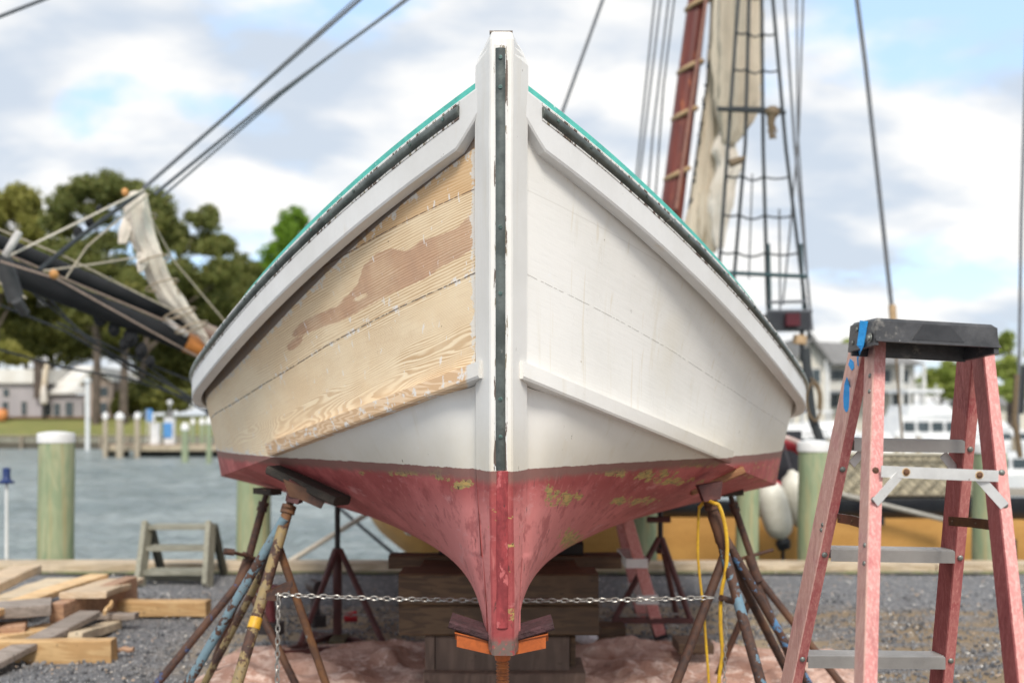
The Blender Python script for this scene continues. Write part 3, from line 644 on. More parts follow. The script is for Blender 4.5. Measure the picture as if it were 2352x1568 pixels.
# ------- polygons of wear on the hull, measured as (outward picture offset, picture height)
def inpoly(x, y, poly):
    ins = np.zeros(x.shape, bool); j = len(poly)-1
    for i in range(len(poly)):
        xi, yi = poly[i]; xj, yj = poly[j]
        cnd = ((yi > y) != (yj > y)) & (x < (xj-xi)*(y-yi)/(yj-yi+1e-9)+xi); ins ^= cnd; j = i
    return ins
stain_poly = [(1090, 482), (1050, 525), (968, 553), (935, 578), (895, 570), (865, 580), (835, 610), (822, 650), (800, 675), (770, 705), (725, 722), (685, 745), (665, 770), (680, 772), (720, 758), (790, 735), (850, 700), (920, 665), (975, 640), (1015, 612), (1060, 590), (1090, 565)]
light_hole = [(806, 692), (822, 680), (842, 672), (848, 676), (835, 686), (815, 694)]
lower_stain = [(655, 800), (672, 778), (700, 772), (690, 790), (668, 806)]
def fields(Vx, Vy, Vz):
    return 1176+Vx/Vy*FV, HV+(EYE-Vz)/Vy*FV
def topside(sd, ns=380, nt=190):
    s = stations(ns, 0.0, LB, 2.1)[:, None]; tt = np.linspace(0, 1, nt)[None, :]
    xs = planS(s); zs = zS(s)-0.02; xc = planC(s); zc = zC(s)
    # slight concave flare forward, slight tumble aft
    fl = 0.05*np.exp(-((s-0.9)/0.8)**2)*np.sin(np.pi*tt)
    X = xs+(xc-xs)*tt-fl; Z = zs+(zc-zs)*tt; S = s+0*tt
    d = D0+S; Wx = X0(d)+sd*X; Wz = Z-0.016*sd*X
    V = np.stack([Wx, d, Wz], -1).reshape(-1, 3)
    F = [(i*nt+j, i*nt+j+1, (i+1)*nt+j+1, (i+1)*nt+j) for i in range(ns-1) for j in range(nt-1)]
    if sd > 0: F = [f[::-1] for f in F]
    arc = np.concatenate([[0], np.cumsum(np.sqrt(np.diff(planS(s[:, 0]))**2+np.diff(s[:, 0])**2))])[:, None]+0*tt
    xv, yv = fields(Wx, d, Wz); u = np.abs(xv-S_CX)
    hgt = np.sqrt((xs-xc)**2+(zs-zc)**2)
    u0 = (u[:, :1])
    seam2 = np.interp(s[:, 0], [0, .12, .35, .7, 1.2, 2.0, 4, 9], [.60, .585, .55, .50, .46, .43, .42, .42])[:, None]
    seam1 = np.interp(s[:, 0], [0, .12, .30, .48, .75, 1.2], [.30, .268, .222, .18, .11, 0.0])[:, None]
    q2 = (tt-seam2)*hgt; q1 = (seam1-tt)*hgt
    rim = np.zeros_like(X)
    if sd < 0:
        rim = np.maximum(rim, np.clip(1-(u-64)/22, 0, 1)*0.62)
        rim = np.maximum(rim, np.clip(1-(Wz-WLZ)/0.075, 0, 1)*0.62)
        e = np.clip(1-(tt*hgt-0.13)/0.07, 0, 1)
        rim = np.maximum(rim, e*0.60)
        rim = np.maximum(rim, np.clip(1-(1-tt)*hgt/0.10, 0, 1)*0.66)
    st = np.zeros_like(X)
    if sd < 0:
        acc = np.zeros_like(X)
        for dx, dy in ((0, 0), (6, 0), (-6, 0), (0, 6), (0, -6)):
            acc += (inpoly(xv+dx, yv+dy, stain_poly) & ~inpoly(xv+dx, yv+dy, light_hole)) | inpoly(xv+dx, yv+dy, lower_stain)
        st = np.where(S < 3, acc/5, 0)
    worn_ = 0.45*np.clip((S-1.0)/1.0, 0, 1) if sd > 0 else 0.25*np.clip((S-1.0)/1.0, 0, 1)
    o = link_np('topside_planking', V, F, M_SAND if sd < 0 else M_TOP, boat, True,
                uvs={'plank': np.stack([arc, q2], -1).reshape(-1, 2), 'seam': np.stack([q1, tt*hgt-0.13], -1).reshape(-1, 2)},
                attrs={'stain': st.ravel(), 'rim': rim.ravel(), 'worn': (worn_+0*X).ravel(), 'pale': np.zeros(X.size)})
    o['label'] = 'bow planking sanded to bare pine with a reddish stain' if sd < 0 else 'white painted bow planking'
    return o
topside(-1); topside(1)
def bottom(sd, ns=260, nt=120):
    s = stations(ns, 0.0, LB, 1.9)[:, None]; w_ = (np.linspace(0, 1, nt)**1.6)[None, :]
    xc = planC(s); zc = zC(s); xk = 0.050+0.026*np.clip((w_-0.0)/0.25,0,1); zk = KEELZ+KH*np.clip(s*0.6, 0, 1)
    e = 0.80+0.0*s
    X = xk+(xc-xk)*w_; Z = zk+(zc-zk)*w_**e
    wst = np.interp(Z, [0.67, 0.85, 1.0, 1.25, 2.47], [.048, .053, .063, .077, .080])
    X = X+(np.minimum(X, wst)-X)*np.exp(-(s/0.07)**2)
    # hollow garboards forward, flatter bottom aft
    Z = Z-0.045*np.clip(s/1.2, 0, 1)*np.sin(np.pi*w_)*(zc-zk)/0.5
    d = D0+s+0*w_; Wx = X0(d)+sd*X+0.006*np.exp(-(s/0.1)**2)*(Z<1.0); Wz = Z-0.016*sd*X
    V = np.stack([Wx, d, Wz], -1).reshape(-1, 3)
    F = [(i*nt+j, (i+1)*nt+j, (i+1)*nt+j+1, i*nt+j+1) for i in range(ns-1) for j in range(nt-1)]
    if sd > 0: F = [f[::-1] for f in F]
    xv, yv = fields(Wx, d, Wz)
    pale = np.clip(1.35-np.abs(xv-1154)/240, 0, 1)*np.clip((yv-1110)/60, 0, 1)
    blobs = [(1405, 1085, 45, 14), (1270, 1135, 34, 26), (1300, 1140, 45, 16), (1450, 1150, 60, 14), (1500, 1090, 60, 16), (1740, 1060, 40, 40), (1555, 1105, 60, 12),
             (1055, 1112, 32, 14), (1020, 1095, 30, 12), (940, 1085, 90, 10), (1590, 1060, 70, 14), (1310, 1240, 30, 30)]
    wn = np.zeros_like(X)
    for bx, by, rx, ry in blobs: wn = np.maximum(wn, np.clip(1.25-np.sqrt(((xv-bx)/rx)**2+((yv-by)/ry)**2)*0.75, 0, 1))
    wn = np.where((s < 3), np.clip(wn, 0, 1), 0.3)
    return link_np('bottom_planking', V, F, M_STEM, boat, True, attrs={'pale': pale.ravel(), 'worn': wn.ravel()})
bottom(-1); bottom(1)
# ------- stem, forefoot and keel
def stem():
    V = []; F = []; n = 90; rings = []
    zt = 2.607
    for i in range(n):
        z = KEELZ-0.005+(zt-KEELZ+0.005)*i/(n-1)
        df = 3.05-0.035*(z-WLZ)
        f = interp(z, [(0.67, 0.033), (0.9, 0.036), (2.55, 0.0365), (2.59, 0.035), (2.61, 0.030)])
        wd = interp(z, [(0.67, 0.052), (0.85, 0.056), (1.0, 0.066), (1.25, 0.080), (2.47, 0.083), (2.545, 0.083), (2.585, 0.066), (2.607, 0.052)])
        da = df+0.11
        cx = interp(z, [(0.67, 0.008), (1.2, 0.001), (2.3, 0.0), (2.6, 0.003)])
        if z < 0.72: df += 0.02*(1-(z-0.665)/0.055)**2
        if z > 2.595: df += 0.003
        ch = 0.006
        j = 0.0012
        pts = [(f-ch, df), (f, df+ch), (f+0.0016, df+ch+0.004), (wd-0.004, da-0.008), (wd, da), (wd, da+0.17)]
        ring = [(-p[0], p[1]) for p in reversed(pts)]+pts
        V += [(X0(3.05)+cx+p[0]+j*mnoise.noise(Vector((p[0]*40, z*9, 1))), p[1]+j*mnoise.noise(Vector((p[0]*50, z*12, 5))), z) for p in ring]
    m_ = 12
    F = [(i*m_+j, i*m_+(j+1) % m_, (i+1)*m_+(j+1) % m_, (i+1)*m_+j) for i in range(n-1) for j in range(m_)]
    F += [tuple(range(m_-1, -1, -1)), tuple(range((n-1)*m_, n*m_))]
    V = np.array(V); pale = np.clip((1.22-V[:, 2])/0.08, 0, 1)
    rl = np.tile(np.array([0, 0, 0, 0, 1, 1, 1, 1, 0, 0, 0, 0], bool), n); frontal = rl
    o = link_np('stem', V, F, M_STEM, boat, False, attrs={'pale': np.where(frontal, -1.0, 1.0)*pale, 'worn': np.where(frontal, 0.35, 0.15)})
    return o
stem()
MB().box(X0(3.3)-0.046, X0(3.3)+0.046, D0+0.06, D0+LB-0.1, KEELZ-0.0, KEELZ+0.12).build('keel', M_STEM, boat)
g = MB(); g.box(X0(3.05)-0.034, X0(3.05)+0.036, 3.012, 3.16, 2.6075, 2.6125); g.build('end_grain', worn('dark_end_grain', (0.10, 0.06, 0.045), (0.30, 0.26, 0.22), 30, 0.9, 0.8, 0.004), boat)
# cracks in the paint beside the metal strips: thin dark wood lines
BRZ = worn('weathered_bronze', (0.085, 0.098, 0.09), (0.17, 0.19, 0.175), 11, 0.34, 0.35, 0.002, spots=(((0.16, 0.34, 0.30), 34, 0.68, 0.03), ((0.30, 0.29, 0.27), 16, 0.66, 0.05), ((0.05, 0.035, 0.02), 22, 0.70, 0.04)), metallic=0.6, stretch=(1, 1, 1), fine=90)
BRZ2 = worn('brown_bronze', (0.10, 0.075, 0.045), (0.16, 0.12, 0.07), 9, 0.45, 0.35, 0.002, spots=(((0.60, 0.58, 0.54), 40, 0.66, 0.03),), metallic=0.3)
def strip(z0, z1, hw, pro, mat, name, label=None, cx=0.0, n=60):
    g = MB(); rows = []
    for i in range(n):
        z = z0+(z1-z0)*(0.5-0.5*math.cos(math.pi*i/(n-1))); df = 3.05-0.035*(z-WLZ); e = min(1, (z-z0)/0.004+0.8, (z1-z)/0.004+0.8)
        wob = 0.0012*mnoise.noise(Vector((z*9, 0, 2)))
        rows.append([(X0(3.05)+cx+wob+hw*e*math.cos(a), df+0.002-pro*e*math.sin(a)**0.7 if math.sin(a) > 1e-6 else df+0.002, z) for a in np.linspace(math.pi, 0, 9)])
    g.grid(rows); r0 = rows[0]; r1 = rows[-1]
    g.add(r0, [tuple(range(9))]); g.add(r1, [tuple(range(9))])
    return g.build(name, mat, boat, True, label=label, fix=False)
wp = worn('cracked_white_paint', (0.80, 0.79, 0.77), (0.72, 0.71, 0.68), 12, 0.5, 0.8, 0.004, spots=(((0.14, 0.10, 0.08), 26, 0.545, 0.02), ((0.30, 0.26, 0.19), 60, 0.58, 0.03)), stretch=(1.6, 1.6, 0.22), fmix=0.1)
zt_ = EYE+(HV-108)*2.995/FV
o = strip(WLZ+0.002, zt_+0.012, 0.0245, 0.0035, wp, 'paint_ridge', 'thick cracked paint beside the bow strip')
bs = strip(WLZ+0.004, zt_, 0.0158, 0.010, BRZ, 'metal_strip', 'dark bronze half round strip down the stem', cx=-0.001)
RB = worn('rough_red_strip', (0.36, 0.055, 0.06), (0.24, 0.035, 0.04), 30, 0.8, 0.9, 0.004, spots=(((0.50, 0.13, 0.13), 26, 0.56, 0.06), ((0.07, 0.03, 0.03), 40, 0.66, 0.04)), stretch=(1, 1, 0.5))
strip(KEELZ+0.08, WLZ+0.001, 0.0185, 0.010, RB, 'stem_band', 'rough red painted band down the forefoot', cx=0.004)
SCW = worn('verdigris_screw', (0.10, 0.20, 0.18), (0.05, 0.07, 0.06), 60, 0.5, 0.1)
for z in (zt_-0.03, zt_-0.118, 2.02, 1.82, 1.50, 1.385):
    df = 3.05-0.035*(z-WLZ)-0.0105
    g = MB(); g.lathe((X0(3.05)-0.001, df, z), [(0.0062, 0), (0.0062, 0.0014), (0.005, 0.002)], 12, axis=(0, -1, 0)); g.box(X0(3.05)-0.0055, X0(3.05)+0.0035, df-0.0028, df-0.0018, z-0.0008, z+0.0008)
    g.build('screw', SCW, bs)
# ------- rub rails with metal strips, teal toe rails, chine battens
RAILW = worn('rail_white_paint', (0.74, 0.74, 0.735), (0.67, 0.665, 0.65), 3, 0.45, 0.2, 0.002, spots=(((0.60, 0.52, 0.42), 6, 0.60, 0.2), ((0.25, 0.2, 0.17), 44, 0.70, 0.015)), stretch=(1, 1, 0.6), fmix=0.05)
TEAL = worn('teal_paint', (0.10, 0.52, 0.44), (0.075, 0.42, 0.36), 12, 0.5, 0.3, 0.003, spots=(((0.55, 0.72, 0.68), 30, 0.68, 0.03),))
def rail(sd):
    s = np.concatenate([np.linspace(-0.045, 2.5, 130), np.linspace(2.6, LB, 40)]); rows = []
    nx, ny = normal(planS, s)
    for i, q in enumerate(s):
        b = float(planS(q)); z = float(zS(q)); n_ = (float(nx[i]), float(ny[i])); T = 0.038
        # forward end tapers to a snubbed nose whose lower corner is cut back
        e = min(1.0, (q+0.045)/0.035)
        bot = z-RH*min(1.0, 0.42+0.58*min(1, max(0, (q+0.045)/0.075)))
        pr = [(-0.035, z), (T*0.94, z), (T, z-0.006), (T, bot+0.008), (T*0.88, bot), (-0.010, bot)]
        rows.append([wpt(sd, b+n_[0]*a, q+n_[1]*a, zz_) for a, zz_ in pr])
    rows = [r+[r[0]] for r in rows]
    g = MB().grid(rows); g.add(rows[0][:-1], [tuple(range(6))]); g.add(rows[-1][:-1], [tuple(range(6))])
    ro = g.build('rub_rail', RAILW, boat)
    # half round
    s = np.concatenate([np.linspace(0.022, 0.03, 4), np.linspace(0.035, 2.5, 120), np.linspace(2.6, LB, 40)]); nx, ny = normal(planS, s); rows = []
    for i, q in enumerate(s):
        b = float(planS(q)); z = float(zS(q))-0.034; k = min(1, (q-0.022)/0.006+0.8)
        rows.append([wpt(sd, b+float(nx[i])*(0.037+0.015*k*math.cos(a)), q+float(ny[i])*(0.037+0.015*k*math.cos(a)), z+0.019*k*math.sin(a)) for a in np.linspace(-math.pi/2, math.pi/2, 10)])
    g = MB().grid(rows); g.add(rows[0], [tuple(range(10))]); so_ = g.build('metal_strip', BRZ, ro, True, label='dark bronze half round strip along the rail')
    # paint rim under and over the strip
    for dz, hh in ((-0.056, 0.0055), (-0.0095, 0.006)):
        rows = [[wpt(sd, float(planS(q))+float(nx[i])*aa, q+float(ny[i])*aa, float(zS(q))+dz+bb+0.0015*mnoise.noise(Vector((q*40, dz*90, sd)))) for aa, bb in ((0.037, -hh), (0.041, -hh*0.5), (0.041, hh*0.5), (0.037, hh))] for i, q in enumerate(s)]
        MB().grid(rows).build('paint_ridge', wp, ro, True)
    for q in (0.06, 0.16, 0.36, 0.55, 0.75, 0.98, 1.2, 1.45, 1.7):
        nx1, ny1 = normal(planS, np.array(q)); nx1 = float(nx1); ny1 = float(ny1)
        p = wpt(sd, float(planS(q))+nx1*0.0515, q+ny1*0.0515, float(zS(q))-0.032)
        MB().lathe(p, [(0.006, 0), (0.006, 0.0025), (0.0045, 0.0032)], 10, axis=(sd*nx1, ny1, 0.0)).build('screw', SCW, so_)
    # toe rail
    s = np.concatenate([np.linspace(0.0, 2.0, 80), np.linspace(2.1, LB, 30)]); nx, ny = normal(planS, s); rows = []
    for i, q in enumerate(s):
        b = float(planS(q)); z = float(zS(q)); hh = interp(q, [(0, 0.068), (0.3, 0.077), (0.7, 0.085), (1.1, 0.087), (1.5, 0.076), (1.9, 0.045), (3, 0.02), (10, 0.02)])
        rows.append([wpt(sd, max(0.0, b+float(nx[i])*a), q+float(ny[i])*a, zz_) for a, zz_ in ((-0.028, z-0.01), (-0.030, z+hh), (-0.062, z+hh), (-0.064, z-0.01))])
    g = MB().grid(rows); g.add(rows[0], [(0, 1, 2, 3)]); g.build('toe_rail', TEAL, boat)
rail(-1); rail(1)
BATW = wood('batten_pine', (0.70, 0.46, 0.28), (0.56, 0.34, 0.19), 'x', 12)
def batten(sd):
    s = np.linspace(-0.045, 1.22, 70); nx, ny = normal(planC, s); rows = []
    H = 0.052
    for i, q in enumerate(s):
        b = float(planC(q)); z = float(zC(q)); fx = float(planS(q))-b; hh = float(zS(q))-z
        lean = max(0.0, fx/hh)*H
        T = 0.036
        j = 0.0012*mnoise.noise(Vector((q*14, sd, 0)))
        pr = [(-0.02, -0.002), (T+j, -0.002), (T+j+0.004, 0.006), (T+j+lean, H), (lean-0.02, H+0.010)]
        rows.append([wpt(sd, b+float(nx[i])*a, q+float(ny[i])*a, z+c_) for a, c_ in pr])
    rows = [r+[r[0]] for r in rows]
    g = MB().grid(rows); g.add(rows[0][:-1], [tuple(range(5))]); g.add(rows[-1][:-1], [tuple(range(5))])
    m_ = RAILW
    if sd < 0:
        m, s_, b_, tc_ = newmat('sanded_batten')
        o_ = tc_.outputs['Object']; sx_ = s_.n('ShaderNodeSeparateXYZ', Vector=o_)
        fr = s_.m('FRACT', s_.m('ADD', s_.m('MULTIPLY', s_.noise(s_.map(o_, (0.5, 0.5, 4)), 2.6, 3, 0.5), 18), s_.m('MULTIPLY', sx_.outputs[2], 30)))
        c_ = s_.mix(s_.step(fr, 0.3, 0.6), (0.84, 0.62, 0.41), (0.68, 0.45, 0.26))
        nn = s_.noise(o_, 20, 5, 0.7); c_ = s_.mix(s_.m('MULTIPLY', s_.step(nn, 0.56, 0.61), 0.85), c_, (0.80, 0.78, 0.75))
        # painted nose next to the stem
        xx_ = s_.m('ADD', sx_.outputs[0], s_.m('MULTIPLY', nn, 0.02)); endm = s_.step(xx_, float(-0.105-boat.location.x+X0(3.1)), float(-0.092-boat.location.x+X0(3.1)))
        c_ = s_.mix(s_.m('MULTIPLY', endm, 0.95), c_, (0.70, 0.69, 0.66))
        s_.L.new(c_, b_.inputs['Base Color']); b_.inputs['Roughness'].default_value = 0.6; bump(s_, b_, nn, 0.3, 0.003); m_ = m
    g.build('chine_batten', m_ if sd < 0 else M_STEM, boat, label='sanded bare pine batten' if sd < 0 else None)
batten(-1); batten(1)
# deck and transom
s = stations(60, 0.05, LB, 1.4); rows = []
for q in s:
    b = max(0.02, float(planS(q))-0.04); z = float(zS(q)); rows.append([(X0(D0+q)+b*k, D0+q, z-0.012+0.04*(1-k*k)-0.016*b*k) for k in np.linspace(-1, 1, 11)])
MB().grid(rows).build('deck', TEAL, boat, True, fix=False)
q = LB; xs_, zs_, xc_, zc_ = float(planS(q)), float(zS(q)), float(planC(q)), float(zC(q))
tr = [wpt(-1, xs_, q, zs_), wpt(-1, xc_, q, zc_), wpt(-1, 0.07, q, KEELZ+KH), wpt(1, 0.07, q, KEELZ+KH), wpt(1, xc_, q, zc_), wpt(1, xs_, q, zs_)]
MB().prism(tr, (0, 0.05, 0)).build('transom', M_TOP, boat)
def hull_bottom_z(xworld, d):
    q = d-D0; xc = float(planC(q)); zc = float(zC(q)); x = abs(xworld-X0(d)); w_ = min(1, max(0, (x-0.072)/(xc-0.072)))
    zk = KEELZ+KH*min(1, q*0.6)
    return zk+(zc-zk)*w_**0.8-0.045*min(1, q/1.2)*math.sin(math.pi*w_)*(zc-zk)/0.5-0.016*(xworld-X0(d))
# ================================================================== YARD THINGS
PINK = None
def m_fiberglass(nm='faded_red_fiberglass', ca=(0.66, 0.30, 0.27), cb=(0.57, 0.215, 0.205), cd=(0.47, 0.115, 0.12), cl=(0.76, 0.46, 0.41)):
    m, s, b, tc = newmat(nm)
    o = tc.outputs['Object']
    n1 = s.noise(s.map(o, (1, 1, 0.35)), 5, 5, 0.6); n2 = s.noise(s.map(o, (1, 1, 0.5)), 120, 4, 0.7); n3 = s.noise(o, 9, 6, 0.7)
    geo = s.n('ShaderNodeNewGeometry'); 
    c = s.mix(s.step(n1, 0.35, 0.65), ca, cb)
    sp = s.n('ShaderNodeSeparateXYZ', Vector=o)
    c = s.mix(s.m('MULTIPLY', s.step(n3, 0.52, 0.66), 0.75), c, cd)
    c = s.mix(s.m('MULTIPLY', s.step(n2, 0.48, 0.6), 0.45), c, cl)
    fb = s.noise(s.map(o, (40, 40, 2.5)), 4, 4, 0.7); c = s.mix(s.m('MULTIPLY', s.step(fb, 0.5, 0.66), 0.35), c, tuple(min(1, x*1.25+0.06) for x in cl))
    c = s.mix(s.m('MULTIPLY', s.step(s.noise(s.map(o, (1, 1, 0.3), (4, 4, 4)), 11, 5, 0.7), 0.58, 0.68), 0.5), c, tuple(x*0.72 for x in cd))
    c = s.mix(s.m('MULTIPLY', s.step(s.noise(o, 16, 6, 0.75), 0.68, 0.71), 0.75), c, (0.14, 0.05, 0.04))
    c = s.mix(s.m('MULTIPLY', s.step(s.noise(s.map(o, (1, 1, 1), (3, 1, 2)), 7, 4, 0.6), 0.71, 0.72), 0.9), c, (0.80, 0.78, 0.76))
    s.L.new(c, b.inputs['Base Color']); b.inputs['Roughness'].default_value = 0.6
    bump(s, b, s.m('ADD', n2, n3), 0.35, 0.0012)
    return m
FG = m_fiberglass('faded_red_fiberglass', (0.66, 0.29, 0.27), (0.58, 0.22, 0.21), (0.52, 0.15, 0.15))
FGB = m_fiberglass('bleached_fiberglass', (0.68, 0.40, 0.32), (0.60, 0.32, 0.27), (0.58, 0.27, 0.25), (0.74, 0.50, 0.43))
FGD = m_fiberglass('shaded_deep_red_fiberglass', (0.30, 0.075, 0.07), (0.24, 0.055, 0.055), (0.20, 0.035, 0.04), (0.40, 0.13, 0.12))  # inner webs of the right rails: less faded red, with their shade painted in
FGM = m_fiberglass('worn_red_fiberglass', (0.48, 0.165, 0.15), (0.40, 0.12, 0.115), (0.36, 0.06, 0.07), (0.56, 0.25, 0.22))
def m_alu(name, c0, rough=0.38):
    m, s, b, tc = newmat(name); o = tc.outputs['Object']
    n = s.noise(s.map(o, (0.4, 3, 3)), 25, 4, 0.6); n2 = s.noise(o, 12, 5, 0.7)
    c = s.mix(s.step(n2, 0.4, 0.7), c0, tuple(x*0.86 for x in c0))
    c = s.mix(s.m('MULTIPLY', s.step(s.noise(o, 42, 4, 0.7), 0.68, 0.71), 0.7), c, (0.20, 0.12, 0.09))
    s.L.new(c, b.inputs['Base Color']); b.inputs['Metallic'].default_value = 0.55
    s.put(b.inputs['Roughness'], s.m('ADD', rough, s.m('MULTIPLY', n, 0.2))); bump(s, b, n, 0.12, 0.001)
    return m
ALU = m_alu('scuffed_aluminium', (0.66, 0.65, 0.64)); ALUW = m_alu('pale_aluminium', (0.74, 0.74, 0.73)); ALUF = m_alu('shaded_aluminium_face', (0.34, 0.325, 0.31), 0.5)
STEELR = worn('riveted_zinc', (0.26, 0.28, 0.26), (0.20, 0.20, 0.18), 80, 0.45, 0.2, 0.001, metallic=0.6)
RUSTY = worn('rusted_bolt', (0.16, 0.075, 0.035), (0.09, 0.045, 0.03), 90, 0.8, 0.6, 0.002)
BLKP = worn('black_ladder_plastic', (0.035, 0.036, 0.04), (0.07, 0.07, 0.075), 18, 0.42, 0.35, 0.003, spots=(((0.20, 0.19, 0.175), 16, 0.57, 0.12), ((0.72, 0.71, 0.68), 38, 0.70, 0.015), ((0.62, 0.60, 0.56), 9, 0.745, 0.01)))
BLKR = worn('black_ladder_recess', (0.018, 0.018, 0.02), (0.035, 0.035, 0.038), 12, 0.3, 0.3, 0.002)
BRAS = worn('brown_hinge_steel', (0.15, 0.085, 0.04), (0.10, 0.06, 0.035), 16, 0.35, 0.3, 0.001, spots=(((0.60, 0.54, 0.42), 34, 0.64, 0.05),), metallic=0.5)
def lineat(e0, e1, yv):      # point on the 3D line through two (xv,yv,d) at picture height yv
    p0 = P(*e0); p1 = P(*e1); 
    # solve for parameter where the projected row equals yv
    lo, hi = -1.0, 5.0
    def row(t_): q = p0.lerp(p1, t_); return HV+(EYE-q.z)/q.y*FV
    for _ in range(50):
        mid = (lo+hi)/2
        if row(mid) < yv: lo = mid
        else: hi = mid
    return p0.lerp(p1, lo)
def toground(e0, e1):
    p0 = P(*e0); p1 = P(*e1); t_ = (p0.z-0.01)/(p0.z-p1.z); return p0+(p1-p0)*t_
lad = thing('step_ladder', toground((2005, 850, 2.60), (1985, 1522, 2.36)), 'faded red fibreglass step ladder with black top cap, nearest thing on the right', 'step ladder', 'red fibreglass step ladders')
RA = ((1970, 850, 2.72), (1829, 1522, 2.97)); RB_ = ((2005, 850, 2.60), (1985, 1522, 2.36))
RC = ((2229, 866, 2.76), (2170, 1522, 3.01)); RD = ((2264, 866, 2.64), (2334, 1522, 2.40))
def channel(e, fw, wb, parent, web, front, name='rail', top=782):
    """C section: corner line e, flange of width fw to the right, web of depth wb going back"""
    a = lineat(e[0], e[1], top); b = toground(*e)
    th = 0.004; g = MB()
    ax = (b-a).normalized(); right = Vector((1, 0.05, 0)); right = (right-ax*ax.dot(right)).normalized()
    dep = ax.cross(right); dep = dep if dep.y > 0 else -dep
    def pl(p):      # section polygon around point p
        q = [(0, 0), (fw, 0), (fw, th), (th, th), (th, wb-th), (fw, wb-th), (fw, wb), (0, wb)]
        c = 0.003; q = [(c, 0), (fw, 0), (fw, th), (th, th), (th, wb-th), (fw, wb-th), (fw, wb), (0, wb), (0, c)]
        return [p+right*x+dep*y for x, y in q]
    r0 = pl(a); r1 = pl(b); n = len(r0)
    g.add(r0+r1, [tuple(range(n-1, -1, -1)), tuple(range(n, 2*n))]+[(i, (i+1) % n, n+(i+1) % n, n+i) for i in range(n)])
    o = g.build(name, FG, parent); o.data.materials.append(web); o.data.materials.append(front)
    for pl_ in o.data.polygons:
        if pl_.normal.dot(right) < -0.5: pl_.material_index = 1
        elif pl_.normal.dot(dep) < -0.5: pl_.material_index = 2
    return o, (a, b, ax, right, dep)
rails = {}
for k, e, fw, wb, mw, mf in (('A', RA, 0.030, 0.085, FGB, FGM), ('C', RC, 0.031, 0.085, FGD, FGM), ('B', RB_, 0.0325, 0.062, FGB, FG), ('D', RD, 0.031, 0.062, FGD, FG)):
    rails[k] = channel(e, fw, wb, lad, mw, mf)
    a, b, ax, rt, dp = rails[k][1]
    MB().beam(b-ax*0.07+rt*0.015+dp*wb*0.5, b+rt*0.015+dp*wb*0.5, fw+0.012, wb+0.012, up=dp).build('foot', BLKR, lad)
def rivet(p, parent, r=0.0085, mat=None, ax=(0, -1, 0)):
    return MB().lathe(Vector(p), [(r, 0), (r*0.97, r*0.22), (r*0.75, r*0.45), (r*0.35, r*0.58), (0.0004, r*0.62)], 14, axis=ax).build('rivet', mat or STEELR, parent, True)
def onrail(k, e, yv, off): # point on flange face at row yv
    p = lineat(e[0], e[1], yv); a, b, ax, rt, dp = rails[k][1]; return p+rt*off-dp*0.0005
for k, e, lst in (('A', RA, ((1076, .016), (1272, .016), (1512, .016))), ('C', RC, ((1032, .018), (1281, .018), (1517, .018))), ('D', RD, ((1084, .015), (1159, .014))), ('B', RB_, ((1078, .014), (1146, .013)))):
    for yv, off in lst: rivet(onrail(k, e, yv, off), rails[k][0], mat=RUSTY if (k, yv) == ('B', 1078) else None)
for k, e, lst in (('B', RB_, (1248, 1290)), ('B', RB_, (857, 893)), ('A', RA, (1210, 1222))):
    for yv in lst:
        a, b, ax, rt, dp = rails[k][1]; p = lineat(e[0], e[1], yv)+dp*0.018-rt*0.0003
        rivet(p, rails[k][0], 0.0065, ax=tuple(-rt))
def step_between(yl, yr, hl, depth=0.072, zlift=0):
    pl_ = lineat(RA[0], RA[1], yl); pr_ = lineat(RC[0], RC[1], yr)
    rt = rails['A'][1][3]; a = pl_+rt*0.0305; b = pr_-rt*0.001
    dy = Vector((-0.06, 1, 0)).normalized()
    h = Vector((0, 0, -hl)); lip = Vector((0, 0, 0.002))
    g = MB(); dd = dy*depth
    f = -dy*0.004
    g.hexa([a+h+f, b+h+f, b+h+f+dy*0.003, a+h+f+dy*0.003, a+f, b+f, b+f+dy*0.003, a+f+dy*0.003])           # front skirt
    g.hexa([a-Vector((0, 0, 0.004)), b-Vector((0, 0, 0.004)), b-Vector((0, 0, 0.004))+dd, a-Vector((0, 0, 0.004))+dd, a+lip, b+lip, b+lip+dd, a+lip+dd])
    g.hexa([a+h+dd, b+h+dd, b+h+dd+dy*0.003, a+h+dd+dy*0.003, a+dd, b+dd, b+dd+dy*0.003, a+dd+dy*0.003])
    for k in range(5): q = dd*(0.12+k*0.19); g.beam(a+q+lip*1.6, b+q+lip*1.6, 0.004, 0.002)
    o_ = g.build('step', ALU, lad); o_.data.materials.append(ALUF)
    for pl2 in o_.data.polygons:
        if pl2.normal.y < -0.5: pl2.material_index = 1  # front faces take a darker aluminium, painting in shade below the bright tread
    return o_
step_between(1006, 1013, 0.033); step_between(1259, 1266, 0.034); step_between(1504, 1509, 0.035)
for yy in (1765, 2060): step_between(yy, yy+4, 0.035)
# rear brace with rusty bolts and its diagonals
def brace(p, q, h, mat, name, th=0.003):
    g = MB(); g.beam(p, q, th, h); return g.build(name, mat, lad)
bl = P(2024, 1082, 2.495); br = P(2293, 1093, 2.53)
bo = brace(bl, br, 0.029, ALUW, 'brace')
for xv in (2080, 2248):
    f = (xv-2024)/(2293-2024); p = bl.lerp(br, f)+Vector((0, -0.0022, 0.001))
    MB().lathe(p, [(0.0105, 0), (0.0105, 0.0012)], 14, axis=(0, -1, 0)).build('rust_ring', worn('rust_bloom', (0.62, 0.36, 0.12), (0.70, 0.55, 0.36), 80, 0.8), bo)
    rivet(p+Vector((0, -0.0013, 0)), bo, 0.0082, RUSTY)
brace(P(2066, 1090, 2.502), P(2010, 1154, 2.476), 0.024, ALUW, 'diagonal_brace')
brace(P(2250, 1098, 2.538), P(2308, 1162, 2.522), 0.024, ALUW, 'diagonal_brace')
